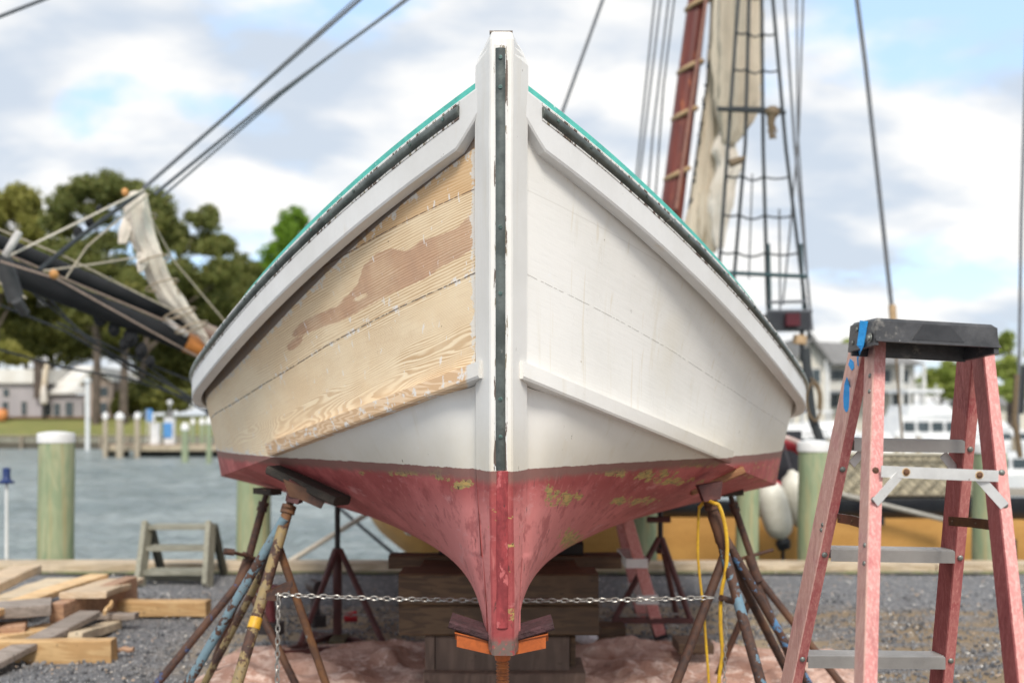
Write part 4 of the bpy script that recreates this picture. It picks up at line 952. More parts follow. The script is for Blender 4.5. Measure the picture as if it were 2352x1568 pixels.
brace(P(2166, 1043, 2.86), P(2203, 1090, 2.87), 0.026, ALU, 'diagonal_brace')
brace(P(1982, 1036, 2.84), P(1956, 1066, 2.83), 0.024, ALU, 'diagonal_brace')
for (x0, y0, x1, y1, k0, k1) in ((1925, 1189, 1990, 1203, 2.84, 2.56), (2180, 1196, 2302, 1208, 2.87, 2.56)):
    p = P(x0, y0, k0); q = P(x1, y1, k1); mid = p.lerp(q, 0.52)+Vector((0, 0, 0.002))
    g = MB(); g.beam(p, mid, 0.004, 0.026); g.beam(mid-(q-p).normalized()*0.02+Vector((0, -0.004, 0)), q+Vector((0, -0.004, 0)), 0.004, 0.027)
    sp = g.build('spreader_bar', BRAS, lad)
    for f in (0.06, 0.52, 0.94): rivet(p.lerp(q, f)+Vector((0.001, -0.0065, 0)), sp, 0.006, BRAS)
# top cap: moulded tray with a recessed centre panel
def cappt(u_, v_, w_):   # u along, v depth, w up (metres from top)
    A_ = P(2012, 729, 2.52); B_ = P(2285, 745, 2.56)
    ux = (B_-A_).normalized(); dy = Vector((-ux.y, ux.x, 0)).normalized()
    return A_+ux*u_+dy*v_+Vector((0, 0, w_))
CW = (P(2285, 745, 2.56)-P(2012, 729, 2.52)).length; CD = 0.135
g = MB()
def slab(us, vs, ws): # profile boxes
    (u0, u1), (v0, v1), (w0, w1) = us, vs, ws
    return g.hexa([cappt(u0, v0, w0), cappt(u1, v0, w0), cappt(u1, v1, w0), cappt(u0, v1, w0), cappt(u0, v0, w1), cappt(u1, v0, w1), cappt(u1, v1, w1), cappt(u0, v1, w1)])
# top plate with chamfered edge
e = 0.006
g.hexa([cappt(-.0, 0.0, -0.008), cappt(CW+0.004, 0.0, -0.008), cappt(CW+0.004, CD, -0.008), cappt(-.0, CD, -0.008), cappt(e, e, 0), cappt(CW-e, e, 0), cappt(CW-e, CD-e, 0), cappt(e, CD-e, 0)])
# front skirt slopes outward slightly
def skirt(p0, p1, h0, h1, out, th=0.006):
    pass
# near skirt (with flared bottom lip)
g.hexa([cappt(-.004, -0.006, -0.056), cappt(CW+0.010, -0.006, -0.056), cappt(CW+0.010, 0.006, -0.056), cappt(-.004, 0.006, -0.056),
        cappt(0, 0, -0.008), cappt(CW+0.004, 0, -0.008), cappt(CW+0.004, 0.008, -0.008), cappt(0, 0.008, -0.008)])
g.hexa([cappt(-.004, -0.010, -0.060), cappt(CW+0.012, -0.010, -0.060), cappt(CW+0.012, 0.006, -0.060), cappt(-.004, 0.006, -0.060),
        cappt(-.004, -0.009, -0.053), cappt(CW+0.011, -0.009, -0.053), cappt(CW+0.011, 0.006, -0.053), cappt(-.004, 0.006, -0.053)])
# far skirt, deeper
g.hexa([cappt(0, CD-0.004, -0.088), cappt(CW, CD-0.004, -0.088), cappt(CW, CD+0.004, -0.088), cappt(0, CD+0.004, -0.088),
        cappt(0, CD-0.006, -0.008), cappt(CW, CD-0.006, -0.008), cappt(CW, CD, -0.008), cappt(0, CD, -0.008)])
# end skirts
for u0, u1, dz in ((-0.003, 0.004, -0.074), (CW-0.002, CW+0.008, -0.080)):
    g.hexa([cappt(u0-0.004, -0.006, dz+0.004), cappt(u1, -0.006, dz+0.004), cappt(u1, CD+0.006, dz-0.004), cappt(u0-0.004, CD+0.006, dz-0.004),
            cappt(u0, 0.001, -0.008), cappt(u1, 0.001, -0.008), cappt(u1, CD, -0.008), cappt(u0, CD, -0.008)])
cp = g.build('top_cap', BLKP, lad)
g = MB()
g.prism([cappt(0.093, -0.0085, -0.052), cappt(0.235, -0.0085, -0.052), cappt(0.200, -0.0035, -0.011), cappt(0.125, -0.0035, -0.011)], Vector((0, 0.004, 0)))
g.build('grip_panel', BLKR, cp)
for v_, w_, r_ in ((0.018, -0.050, 0.0095), (0.09, -0.022, 0.006), (0.115, -0.055, 0.006)):
    p = cappt(-0.006, v_, w_); o = rivet(p, cp, r_, STEELR, ax=(-1, 0.06, 0)) if r_ < 0.009 else MB().lathe(p, [(0.013, 0), (0.013, 0.002), (0.0085, 0.003), (0.0085, 0.007), (0.004, 0.008)], 14, axis=(-1, 0.06, 0)).build('bolt', STEELR, cp)
TAPE = worn('blue_masking_tape', (0.02, 0.30, 0.72), (0.03, 0.38, 0.82), 30, 0.6, 0.6, 0.004)
def ribbon(name, pts, wds, mat, label, cat, parent=None, nrm=(0.1, -1, 0)):
    g = MB(); V = []
    for i, p in enumerate(pts):
        d_ = (pts[min(i+1, len(pts)-1)]-pts[max(0, i-1)]).normalized(); sd_ = d_.cross(Vector(nrm)).normalized()*wds[i]/2
        f = Vector(nrm).normalized()
        V.append([p-sd_+f*0.0005, p+sd_+f*0.0005, p+sd_+f*0.0018, p-sd_+f*0.0018, p-sd_+f*0.0005])
    g.grid(V); g.add(V[0][:4], [(0, 1, 2, 3)]); g.add(V[-1][:4], [(0, 1, 2, 3)])
    o = g.build(name, mat, parent, origin=None)
    if parent is None: tag(o, label, cat, 'torn bits of blue masking tape')
    return o
tp = [cappt(-0.0085, 0.045, -0.004), cappt(-0.0105, 0.050, -0.035), cappt(-0.014, 0.054, -0.068)]
tp2 = [tp[-1]+Vector((0.001, 0, 0)), P(1970, 816, 2.70)+Vector((0, 0, 0)), P(1972, 840, 2.71)]
ribbon('masking_tape', tp+tp2, [0.026, 0.024, 0.022, 0.026, 0.018, 0.003], TAPE, 'long strip of blue masking tape stuck over the end of the black ladder cap', 'tape', nrm=(-1, -0.55, 0))
def onA(yv, back):
    a, b, ax, rt, dp = rails['A'][1]; return lineat(RA[0], RA[1], yv)+dp*back-rt*0.0006
q = [onA(842, 0.062), onA(846, 0.040), onA(853, 0.028)]
ribbon('masking_tape', q, [0.018, 0.022, 0.012], TAPE, 'tiny torn scrap of blue masking tape high on the left ladder rail', 'tape', nrm=(-1, -0.3, 0))
q = [onA(884, 0.030)+Vector((-0.004, 0, 0.0)), onA(893, 0.044), onA(915, 0.030), onA(938, 0.018), onA(948, 0.012)]
ribbon('masking_tape', q, [0.034, 0.026, 0.034, 0.026, 0.008], TAPE, 'leaf shaped piece of blue masking tape hanging on the left ladder rail', 'tape', nrm=(-1, -0.3, 0))

# second ladder, behind the boat
l2 = thing('step_ladder', G(1500, 6.6), 'pinkish red fibreglass ladder behind the boat, seen under the hull on the right', 'step ladder', 'red fibreglass step ladders')
for e0, e1 in (((1432, 1165, 6.3), (1522, 1476, 6.55)), ((1418, 1165, 6.9), (1482, 1450, 7.2))):
    p0 = P(*e0); p1 = P(*e1); p1 = p0+(p1-p0)*((p0.z-0.02)/(p0.z-p1.z)); p0 = p0-(p1-p0)*0.9
    MB().beam(p0, p1, 0.075, 0.035, up=(0, 1, 0), bev=0.004).build('rail', FG, l2)
    MB().beam(p1+Vector((-.03, 0, 0.10)), p1+Vector((0, 0, 0.0)), 0.09, 0.05, up=(0, 1, 0)).build('foot', BLKR, l2)
    d_ = p1-p0; p2 = p0+Vector((-0.42, 0.05, 0)); 
    MB().beam(p2, p1+Vector((-0.62, 0.05, 0)), 0.075, 0.035, up=(0, 1, 0), bev=0.004).build('rail', FG, l2) if e0[2] > 99 else None
for yy in (1180, 1292, 1375):
    p = lineat((1432, 1165, 6.3), (1522, 1476, 6.55), yy); MB().box(p.x-0.09, p.x+0.05, p.y-0.03, p.y+0.5, p.z-0.03, p.z+0.03).build('step', ALUW, l2)

# ------------------------------------------------------------------ boat stands
def m_rust(name, paint, amount):
    m, s, b, tc = newmat(name); o = tc.outputs['Object']
    n = s.noise(o, 13, 6, 0.7); n2 = s.noise(o, 40, 4, 0.65); n3 = s.noise(o, 5, 4, 0.6)
    c = s.mix(s.step(n2, 0.35, 0.65), (0.105, 0.05, 0.032), (0.05, 0.03, 0.026))
    c = s.mix(s.m('MULTIPLY', s.step(n3, 0.48, 0.68), 0.6), c, (0.19, 0.09, 0.045))
    if paint: 
        f = s.step(s.m('ADD', n, s.m('MULTIPLY', n3, 0.35)), amount, amount+0.03)
        pc = s.mix(s.step(n2, 0.45, 0.65), paint, tuple(x*0.7+0.05 for x in paint))
        c = s.mix(f, c, pc)
    s.L.new(c, b.inputs['Base Color']); b.inputs['Roughness'].default_value = 0.72; b.inputs['Metallic'].default_value = 0.1
    bump(s, b, s.m('ADD', n, n2), 0.6, 0.003)
    return m
RUST = m_rust('rust_dark', None, 0); RUSTB = m_rust('rust_with_blue_paint', (0.17, 0.26, 0.31), 0.64); RUSTT = m_rust('rust_with_tan_paint', (0.30, 0.22, 0.10), 0.66)
RUSTC = m_rust('rust_with_bright_blue', (0.10, 0.23, 0.42), 0.70); RUSTO = worn('rust_orange', (0.20, 0.09, 0.035), (0.10, 0.05, 0.032), 14, 0.75, 0.5, 0.003, spots=(((0.20, 0.22, 0.22), 9, 0.62, 0.05),))
RBRN = worn('red_brown_primer', (0.13, 0.045, 0.04), (0.08, 0.03, 0.028), 12, 0.6, 0.3, 0.003)
PADW = worn('old_pad_timber', (0.06, 0.045, 0.033), (0.03, 0.024, 0.018), 14, 0.8, 0.8, 0.006, spots=(((0.12, 0.09, 0.05), 30, 0.62, 0.05),), stretch=(0.3, 1, 1))
def stand(loc, label, post, legs, pad=None, collar=True, group='steel boat stands'):
    t = thing('boat_stand', loc, label, 'boat stand', group)
    g = MB(); g.tube([post[0], post[1]], post[2]*0.72, 12); g.build('screw_post', RUST, t, True)
    g = MB(); a = Vector(post[0]).lerp(Vector(post[1]), 0.15); g.tube([a, post[1]], post[2], 12)
    for f in (0.15, 0.22): q = Vector(post[0]).lerp(Vector(post[1]), f); ax = (Vector(post[1])-Vector(post[0])).normalized(); g.tube([q-ax*0.012, q+ax*0.012], post[2]*1.35, 12)
    g.build('sleeve', post[3], t, True)
    for (p, q, r, mt) in legs: MB().tube([p, q], r, 12).build('leg', mt, t, True)
    if pad: pad(t)
    return t
# near left stand
dL = 4.30
def gnd(xv, yv, d0, xv1, yv1, d1): # extend the line to the ground
    return toground((xv, yv, d0), (xv1, yv1, d1))
top = P(667, 1152, 4.36); bot = P(628, 1270, 4.30)
def padL(t):
    a = P(630, 1078, 4.45); b = P(786, 1150, 4.22)
    a.z = min(a.z, 9); 
    g = MB(); g.beam(a, b, 0.10, 0.04, up=(0, 0, 1), bev=0.008); g.build('pad', PADW, t)
    g = MB(); c0 = P(668, 1110, 4.30); 
    g.prism([P(650, 1100, 4.30), P(752, 1140, 4.24), P(737, 1168, 4.24), P(688, 1146, 4.28), P(664, 1140, 4.30)], Vector((0, 0.008, 0)))
    g.build('bracket_plate', RUST, t)
    g = MB(); g.prism([P(664, 1100, 4.30), P(700, 1120, 4.28), P(683, 1158, 4.28), P(655, 1150, 4.32)], Vector((0.0, 0.10, 0))); g.build('bracket', RBRN, t)
tf = gnd(645, 1185, 4.3, 545, 1568, 4.02)
stand(G(560, 4.4), 'rust and light blue painted boat stand under the left bow, nearest left', (top, P(640, 1245, 4.31), 0.0235, RUSTO),
      [(P(653, 1190, 4.32), gnd(653, 1190, 4.32, 432, 1568, 4.36), 0.0205, RUSTB),
       (P(650, 1210, 4.30), gnd(650, 1210, 4.30, 545, 1568, 4.0), 0.0235, RUSTT),
       (P(640, 1255, 4.31), gnd(640, 1255, 4.31, 748, 1568, 4.35), 0.0175, RUSTO),
       (P(636, 1250, 4.34), gnd(625, 1270, 4.36, 470, 1568, 4.7), 0.018, RUSTT),
       (P(612, 1362, 4.15), P(668, 1338, 4.33), 0.012, RUST)], padL)
# yellow collar band
g = MB(); p = lineat((650, 1210, 4.30), (545, 1568, 4.0), 1418); q = lineat((650, 1210, 4.30), (545, 1568, 4.0), 1443); g.tube([p, q], 0.0265, 14)
tag(g.build('tape_band', worn('yellow_tape', (0.72, 0.42, 0.03), (0.60, 0.33, 0.03), 14, 0.5), smooth=True), 'yellow tape band wrapped round a leg of the near left stand', 'tape')
# hook plate for the chain
g = MB(); g.prism([P(612, 1362, 4.10), P(672, 1330, 4.10), P(672, 1345, 4.10), P(640, 1380, 4.10), P(610, 1378, 4.10)], Vector((0, .006, 0)))
tag(g.build('chain_plate', RUST), 'small rusty plate holding the chain on the left stand', 'plate')
# second left stand
stand(G(520, 5.3), 'dark brown boat stand with a crank handle behind the near left stand', (P(612, 1132, 5.2), P(566, 1300, 5.15), 0.020, RUST),
      [(P(570, 1285, 5.15), P(548, 1345, 5.1), 0.028, RUST), (P(556, 1330, 5.1), gnd(556, 1330, 5.1, 362, 1568, 4.9), 0.0205, m_rust('rust_with_dark_blue', (0.04, 0.08, 0.20), 0.76)),
       (P(556, 1335, 5.12), gnd(556, 1335, 5.12, 500, 1500, 5.6), 0.023, RUST), (P(566, 1340, 5.12), gnd(566, 1340, 5.12, 678, 1568, 5.0), 0.019, RUST),
       (P(590, 1283, 5.15), P(532, 1267, 5.0), 0.009, RUST), (P(538, 1268, 5.0), P(514, 1265, 4.98), 0.017, RUST), (P(560, 1272, 5.1), P(588, 1287, 5.25), 0.014, RUST)],
      lambda t: MB().beam(P(594, 1126, 5.25), P(634, 1130, 5.15), 0.07, 0.03).build('pad', PADW, t))
# far centre-left stand
def farstand(loc, label, cx, dd, legs, bars, y0=1160, yb=1470):
    t = thing('boat_stand', loc, label, 'boat stand', 'steel boat stands')
    MB().tube([P(cx, y0, dd), P(cx, 1262, dd)], 0.018, 10).build('screw_post', worn('black_greasy_steel', (0.025, 0.022, 0.022), None, 20, 0.5), t, True)
    MB().tube([P(cx, 1258, dd), P(cx, yb, dd)], 0.030, 10).build('sleeve', RBRN, t, True)
    for p, q in legs: MB().tube([P(*p), P(*q)], 0.020, 8).build('leg', RBRN, t, True)
    for p, q in bars: MB().beam(P(*p), P(*q), 0.035, 0.035).build('base_bar', RBRN, t)
    MB().beam(P(cx-14, y0-4, dd), P(cx+14, y0-4, dd), 0.12, 0.03).build('pad', PADW, t)
    return t
farstand(G(775, 6.6), 'dark red tripod boat stand seen between the near left stand and the timber blocks', 775, 6.6,
         [((770, 1262, 6.6), (706, 1442, 6.75)), ((781, 1262, 6.6), (883, 1482, 6.35)), ((775, 1262, 6.6), (690, 1478, 6.0))],
         [((700, 1452, 6.75), (883, 1482, 6.35)), ((883, 1480, 6.35), (640, 1500, 5.95)), ((640, 1498, 5.95), (775, 1455, 6.7))], 1155, 1462)
farstand(G(1516, 6.7), 'dark tripod boat stand on a wooden block behind the boat on the right', 1517, 6.7,
         [((1514, 1235, 6.6), (1412, 1420, 6.5)), ((1520, 1235, 6.6), (1588, 1428, 6.5)), ((1518, 1235, 6.7), (1560, 1440, 7.3)), ((1486, 1193, 6.6), (1540, 1193, 6.6))],
         [((1406, 1424, 6.5), (1592, 1424, 6.5))], 1160, 1270)
# near right stands
def padR(t):
    a = P(1585, 1128, 4.6); b = P(1706, 1078, 4.6)
    MB().beam(a, b, 0.08, 0.035, bev=0.006).build('pad', wood('orange_block', (0.40, 0.20, 0.09), (0.28, 0.12, 0.05), 'x', 10), t)
    MB().prism([P(1604, 1115, 4.35), P(1660, 1105, 4.35), P(1655, 1146, 4.35), P(1618, 1152, 4.35)], Vector((0, 0.07, 0))).build('bracket', RBRN, t)
stand(G(1680, 4.5), 'rusty boat stand with flaking blue legs under the right bow, nearest right', (P(1629, 1140, 4.40), P(1656, 1245, 4.40), 0.0235, RUST),
      [(P(1640, 1180, 4.40), P(1668, 1262, 4.38), 0.031, RUST),
       (P(1664, 1275, 4.38), gnd(1664, 1275, 4.38, 1553, 1568, 4.25), 0.0205, RUST),
       (P(1664, 1232, 4.42), gnd(1664, 1232, 4.42, 1856, 1568, 4.5), 0.0195, RUSTC),
       (P(1662, 1262, 4.38), gnd(1662, 1262, 4.38, 1748, 1568, 4.05), 0.0225, m_rust('rust_with_mid_blue', (0.15, 0.26, 0.34), 0.68)),
       (P(1672, 1275, 4.44), gnd(1672, 1275, 4.44, 1822, 1568, 4.7), 0.020, RUST),
       (P(1655, 1372, 4.3), P(1700, 1385, 4.35), 0.014, RUST)], padR)
stand(G(1800, 5.5), 'dark brown boat stand just behind the near right stand', (P(1677, 1135, 5.35), P(1732, 1296, 5.3), 0.019, RUST),
      [(P(1720, 1275, 5.3), P(1742, 1335, 5.28), 0.027, RUST), (P(1738, 1322, 5.3), gnd(1738, 1322, 5.3, 1931, 1568, 5.15), 0.020, RUST), (P(1736, 1330, 5.3), gnd(1736, 1330, 5.3, 1800, 1480, 5.2), 0.018, RUST),
       (P(1740, 1335, 5.3), gnd(1718, 1430, 5.35, 1640, 1568, 5.5), 0.018, RUST), (P(1692, 1285, 5.3), P(1776, 1262, 5.3), 0.009, RUST)],
      lambda t: MB().beam(P(1655, 1130, 5.35), P(1700, 1126, 5.35), 0.16, 0.04).build('pad', PADW, t))

# ------------------------------------------------------------------ forefoot jack
jk = thing('keel_jack', (X0(3.2), 3.22, 0), 'orange screw jack with V shaped padded head under the forefoot of the boat', 'jack')
ORG = worn('orange_jack_paint', (0.52, 0.125, 0.025), (0.38, 0.09, 0.02), 14, 0.5, 0.3, 0.002, spots=(((0.08, 0.04, 0.03), 40, 0.70, 0.03),))
cx = X0(3.2)+0.006
kz = KEELZ-0.008
for sd, ex, ez in ((-1, 0.158, 0.058), (1, 0.150, 0.052)):
    p0 = Vector((cx, 3.22, kz-0.012)); p1 = Vector((cx+sd*ex*0.92, 3.22, kz-0.012+ez*0.78))
    g = MB(); dz = Vector((0, 0, 0.042))
    # angle-iron arm: flange and web
    g.prism([p0+Vector((0, -0.055, -0.012)), p1+Vector((0, -0.055, -0.024)), p1+Vector((0, -0.055, 0.020)), p0+Vector((0, -0.055, 0.030))], Vector((0, 0.006, 0)))
    g.prism([p0+Vector((0, 0.055, -0.012)), p1+Vector((sd*0.012, 0.055, -0.024)), p1+Vector((sd*0.012, 0.055, 0.020)), p0+Vector((0, 0.055, 0.030))], Vector((0, 0.006, 0)))
    g.hexa([p0+Vector((0, -0.062, 0.030)), p1+Vector((sd*0.006, -0.062, 0.020)), p1+Vector((sd*0.006, 0.065, 0.020)), p0+Vector((0, 0.065, 0.030)),
            p0+Vector((0, -0.062, 0.034)), p1+Vector((sd*0.006, -0.062, 0.024)), p1+Vector((sd*0.006, 0.065, 0.024)), p0+Vector((0, 0.065, 0.034))])
    g.build('arm', ORG, jk)
    g = MB(); q0 = Vector((cx+sd*0.04, 3.225, kz+0.040)); q1 = Vector((cx+sd*(ex+0.012), 3.225, kz+ez*0.98+0.026)); g.beam(q0, q1, 0.15, 0.024, bev=0.005)
    g.build('pad', worn('burnt_pad', (0.045, 0.022, 0.024), (0.09, 0.04, 0.045), 20, 0.85, 1.0, 0.01, spots=(((0.24, 0.17, 0.15), 40, 0.68, 0.03),)), jk)
g = MB(); prof = []
zz_ = 0.22
while zz_ < kz-0.035: prof += [(0.0175, zz_), (0.0215, zz_+0.003), (0.0215, zz_+0.006), (0.0175, zz_+0.0095)]; zz_ += 0.0115
g.lathe((cx, 3.22, 0), prof, 20); g.build('screw', worn('rusty_orange_thread', (0.40, 0.13, 0.035), (0.26, 0.085, 0.03), 30, 0.6, 0.3, 0.002), jk, True)
MB().lathe((cx, 3.22, kz-0.045), [(0.024, 0), (0.026, 0.01), (0.026, 0.03)], 18).build('collar', ORG, jk, True)
MB().lathe((cx, 3.22, 0), [(0.10, 0.0), (0.10, 0.01), (0.035, 0.03), (0.032, 0.24), (0.02, 0.25)], 18).build('base', ORG, jk, True)

# ------------------------------------------------------------------ timber blocking
TIM = wood('dark_blocking_timber', (0.165, 0.10, 0.053), (0.10, 0.06, 0.034), 'x', 7, weather=0.5)
TIMV = wood('grey_blocking_timber', (0.21, 0.14, 0.105), (0.15, 0.10, 0.075), 'z', 5, weather=0.5)
BG = 'timbers stacked under the keel'
def blk(label, x0, x1, y0, y1, d, dep, mat=TIM, name='timber_block', z=None, rough=0.004):
    a = P(x0, y1, d); b = P(x1, y0, d)
    g = MB(); n = 16
    rows = []
    for i in range(n+1):
        x = a.x+(b.x-a.x)*i/n; j = lambda k: rough*mnoise.noise(Vector((x*5, k*3.1, d)))
        c = 0.008
        rows.append([(x, d+c+j(1), a.z), (x, d+j(1), a.z+c), (x, d+j(2), b.z-c), (x, d+c+j(2), b.z+j(3)), (x, d+dep, b.z+j(3)), (x, d+dep, a.z), (x, d+c+j(1), a.z)])
    g.grid(rows); g.add(rows[0][:-1], [tuple(range(6))]); g.add(rows[-1][:-1], [tuple(range(6))])
    return tag(g.build(name, mat), label, 'timber', BG)
blk('deep dark timber spanning under the keel, upper of the two wide front ones', 915, 1375, 1318, 1390, 5.0, 0.25)
blk('deep dark timber with scattered knots, lower of the two wide front ones', 916, 1376, 1391.5, 1459, 5.0, 0.27)
blk('long dark plank on top of the blocking, sticking out past both sides', 892, 1428, 1276, 1306, 5.7, 0.16)
blk('short nearly black block sitting on the long top plank', 1008, 1340, 1246, 1275.5, 5.75, 0.2, worn('black_block', (0.02, 0.016, 0.014), None, 8))
blk('thin dark shim plank below the left end of the long plank', 932, 1010, 1307, 1317.5, 5.2, 0.1)
blk('packing timber filling the stack behind the front timbers', 960, 1330, 1307, 1459, 5.32, 0.5)
blk('reddish grey upright block carrying the wide timbers', 1000, 1308, 1460.5, 1545, 5.03, 0.28, TIMV)
blk('narrow weathered post at the left end of the upright block', 976, 998, 1460.5, 1592, 5.02, 0.1, TIMV)
blk('narrow dark post at the right end of the upright block', 1310, 1322, 1460.5, 1545, 5.1, 0.1)
blk('broad base timber on the gravel below the stack', 972, 1345, 1546.5, 1630, 4.95, 0.35, TIMV)
blk('small dark block under the base of the far right stand', 1380, 1438, 1440, 1466, 6.3, 0.2)
blk('flat dark block below the small block by the far right stand', 1366, 1440, 1467, 1488, 6.25, 0.25)
blk('loose grey plank lying under the foot of the far left stand', 820, 915, 1488, 1500, 6.15, 0.25, wood('olive_plank', (0.16, 0.14, 0.07), (0.1, 0.09, 0.05), 'x', 8))
blk('loose olive plank lying between the left stands', 815-60, 1130-340, 1470, 1482, 6.4, 0.2, wood('olive_plank', (0.16, 0.14, 0.07), (0.1, 0.09, 0.05), 'x', 8))
blk('short dark wooden block at the foot of the near right stand', 1560, 1640, 1478, 1502, 5.7, 0.25)

# ------------------------------------------------------------------ chains
CH = worn('galvanised_chain', (0.50, 0.49, 0.46), (0.34, 0.32, 0.29), 40, 0.4, 0.2, 0.001, metallic=0.6)
def chain(pts, label, pitch=0.026, r=0.0033, w=0.0085):
    g = MB(); pts = [Vector(p) for p in pts]
    seg = [(pts[i+1]-pts[i]).length for i in range(len(pts)-1)]; tot = sum(seg); n = int(tot/pitch)
    for k in range(n):
        dd = k*pitch; i = 0
        while i < len(seg)-1 and dd > seg[i]: dd -= seg[i]; i += 1
        p = pts[i].lerp(pts[i+1], dd/seg[i]); ax = (pts[i+1]-pts[i]).normalized()
        up = Vector((0, 0, 1)) if abs(ax.z) < 0.8 else Vector((1, 0, 0)); sv = ax.cross(up).normalized(); uv = sv.cross(ax)
        rot = R(18 if k % 2 else 100)+random.uniform(-.2, .2); lv = sv*math.sin(rot)+uv*math.cos(rot); L = pitch*0.5+r*1.4
        loop = []
        for j in range(12):
            a = 2*math.pi*j/12; ca, sa = math.cos(a), math.sin(a)
            loop.append(p+ax*(max(-1, min(1, ca*1.25))*L*0.85)+lv*(sa*w))
        loop.append(loop[0]); g.tube(loop, r, 6, cap=False)
    return tag(g.build('chain', CH, smooth=True), label, 'chain', 'galvanised safety chains')
def sag(p, q, s_, n=14): return [p.lerp(q, i/n)+Vector((0, 0, -s_*4*(i/n)*(1-i/n))) for i in range(n+1)]
chain(sag(P(642, 1365, 4.09), P(1650, 1371, 4.09), 0.018, 24), 'bright chain stretched between the two near boat stands, passing under the bow')
chain([P(640, 1370, 4.085), P(638, 1450, 4.085), P(637, 1530, 4.085), P(637, 1640, 4.085)], 'loose chain end hanging straight down beside the near left stand')
chain(sag(P(700, 1408, 6.6), P(1590, 1408, 6.55), 0.02, 18), 'fainter chain stretched between the two far boat stands', 0.034, 0.0035, 0.010)
chain([P(1663, 1385, 4.30), P(1668, 1450, 4.30), P(1664, 1540, 4.3), P(1664, 1640, 4.3)], 'thin loose chain end hanging beside the yellow cord', 0.022, 0.0022, 0.006)
# yellow extension cord
g = MB(); c1 = [(1640, 1155), (1652, 1162), (1664, 1200), (1670, 1250), (1667, 1310), (1657, 1360), (1655, 1430), (1659, 1500), (1651, 1568), (1650, 1690)]
pts = [P(x, y, 4.32) for x, y in c1]
def smooth(pts, n=6):
    out_ = []
    for i in range(len(pts)-1):
        p0 = pts[max(i-1, 0)]; p1 = pts[i]; p2 = pts[i+1]; p3 = pts[min(i+2, len(pts)-1)]
        for k in range(n):
            t_ = k/n; out_.append(0.5*((2*p1)+(p2-p0)*t_+(2*p0-5*p1+4*p2-p3)*t_*t_+(3*p1-p0-3*p2+p3)*t_**3))
    out_.append(pts[-1]); return out_
g.tube(smooth([P(1606, 1165, 4.45), P(1622, 1150, 4.40)]+pts), 0.0085, 8)
YC = worn('yellow_cord', (0.76, 0.47, 0.03), (0.62, 0.36, 0.03), 20, 0.5, 0.1)
tag(g.build('extension_cord', YC, smooth=True), 'thick bright yellow cord looped over the near right stand and hanging down', 'cord', 'yellow cords on the right stand')
g = MB(); g.tube(smooth([P(1606, 1165, 4.45), P(1604, 1200, 4.45), P(1603, 1270, 4.45), P(1608, 1330, 4.45), P(1616, 1400, 4.45), P(1622, 1480, 4.45), P(1628, 1568, 4.45), P(1630, 1680, 4.45)]), 0.006, 8)
tag(g.build('extension_cord', YC, smooth=True), 'thinner yellow cord hanging left of the thick one on the right stand', 'cord', 'yellow cords on the right stand')

# ------------------------------------------------------------------ paint-stained ground sheet
def m_tarp():
    m, s, b, tc = newmat('dusty_tarp'); o = tc.outputs['Object']
    n = s.noise(o, 2.6, 6, 0.65, 0.6); n2 = s.noise(o, 12, 5, 0.7)
    c = s.mix(s.step(n, 0.36, 0.62), (0.64, 0.44, 0.36), (0.42, 0.24, 0.18))
    c = s.mix(s.m('MULTIPLY', s.step(n2, 0.5, 0.62), 0.7), c, (0.78, 0.62, 0.54))
    c = s.mix(s.m('MULTIPLY', s.step(s.noise(o, 30, 4, 0.7), 0.64, 0.68), 0.8), c, (0.16, 0.09, 0.06))
    s.L.new(c, b.inputs['Base Color']); b.inputs['Roughness'].default_value = 0.85; bump(s, b, s.m('ADD', n, n2), 0.9, 0.03)
    return m
rows = []
NX, NY = 190, 90
for j in range(NY+1):
    v_ = j/NY; row = []
    for i in range(NX+1):
        u_ = i/NX; x = -1.75+3.75*u_+0.12*mnoise.noise(Vector((v_*4, 1.3, 0))); y = 4.75+(1.75+0.22*mnoise.noise(Vector((u_*6, 7, 0)))-0.35*abs(u_-0.45))*v_
        h = 0.020+0.085*abs(mnoise.noise(Vector((x*2.2, y*3.2, 0))))+0.075*max(0, mnoise.noise(Vector((x*5+3*mnoise.noise(Vector((x, y, 2))), y*7, 4))))+0.012*mnoise.noise(Vector((x*18, y*20, 1)))
        e = min(1, min(u_, 1-u_)*14, (1-v_)*9); row.append((x, y, 0.008+h*e))
    rows.append(row)
tag(MB().grid(rows).build('ground_sheet', m_tarp(), smooth=True, fix=False), 'crumpled pinkish brown plastic ground sheet covered with sanding dust under the boat', 'tarp')

# cordless drills, red cup, white bag on the sheet
def drill(loc, ang, label, mcol):
    t = thing('cordless_drill', loc, label, 'drill', 'cordless drills on the ground sheet'); L = Vector(loc); a = Vector((math.cos(ang), math.sin(ang), 0)); s2 = 1.35
    DK = worn('drill_black', (0.035, 0.03, 0.03), None, 20, 0.5)
    MB().beam(L+Vector((0, 0, 0.0)), L+Vector((0, 0, 0.055*s2)), 0.075*s2, 0.11*s2, up=a, bev=0.012).build('battery', DK, t)
    MB().tube([L+Vector((0, 0, 0.05*s2)), L+a*0.01+Vector((0, 0, 0.16*s2))], [0.024*s2, 0.022*s2], 10).build('handle', mcol, t, True)
    MB().tube([L-a*0.06+Vector((0, 0, 0.19*s2)), L+a*0.05+Vector((0, 0, 0.19*s2)), L+a*0.08+Vector((0, 0, 0.19*s2)), L+a*0.13+Vector((0, 0, 0.19*s2))], [0.030*s2, 0.034*s2, 0.026*s2, 0.014*s2], 12).build('body', mcol, t, True)
drill(P(622, 1454, 6.0)+Vector((0, 0, 0.0)), 2.6, 'red and black cordless drill between the left stands', worn('drill_red', (0.16, 0.03, 0.035), None, 20, 0.5))
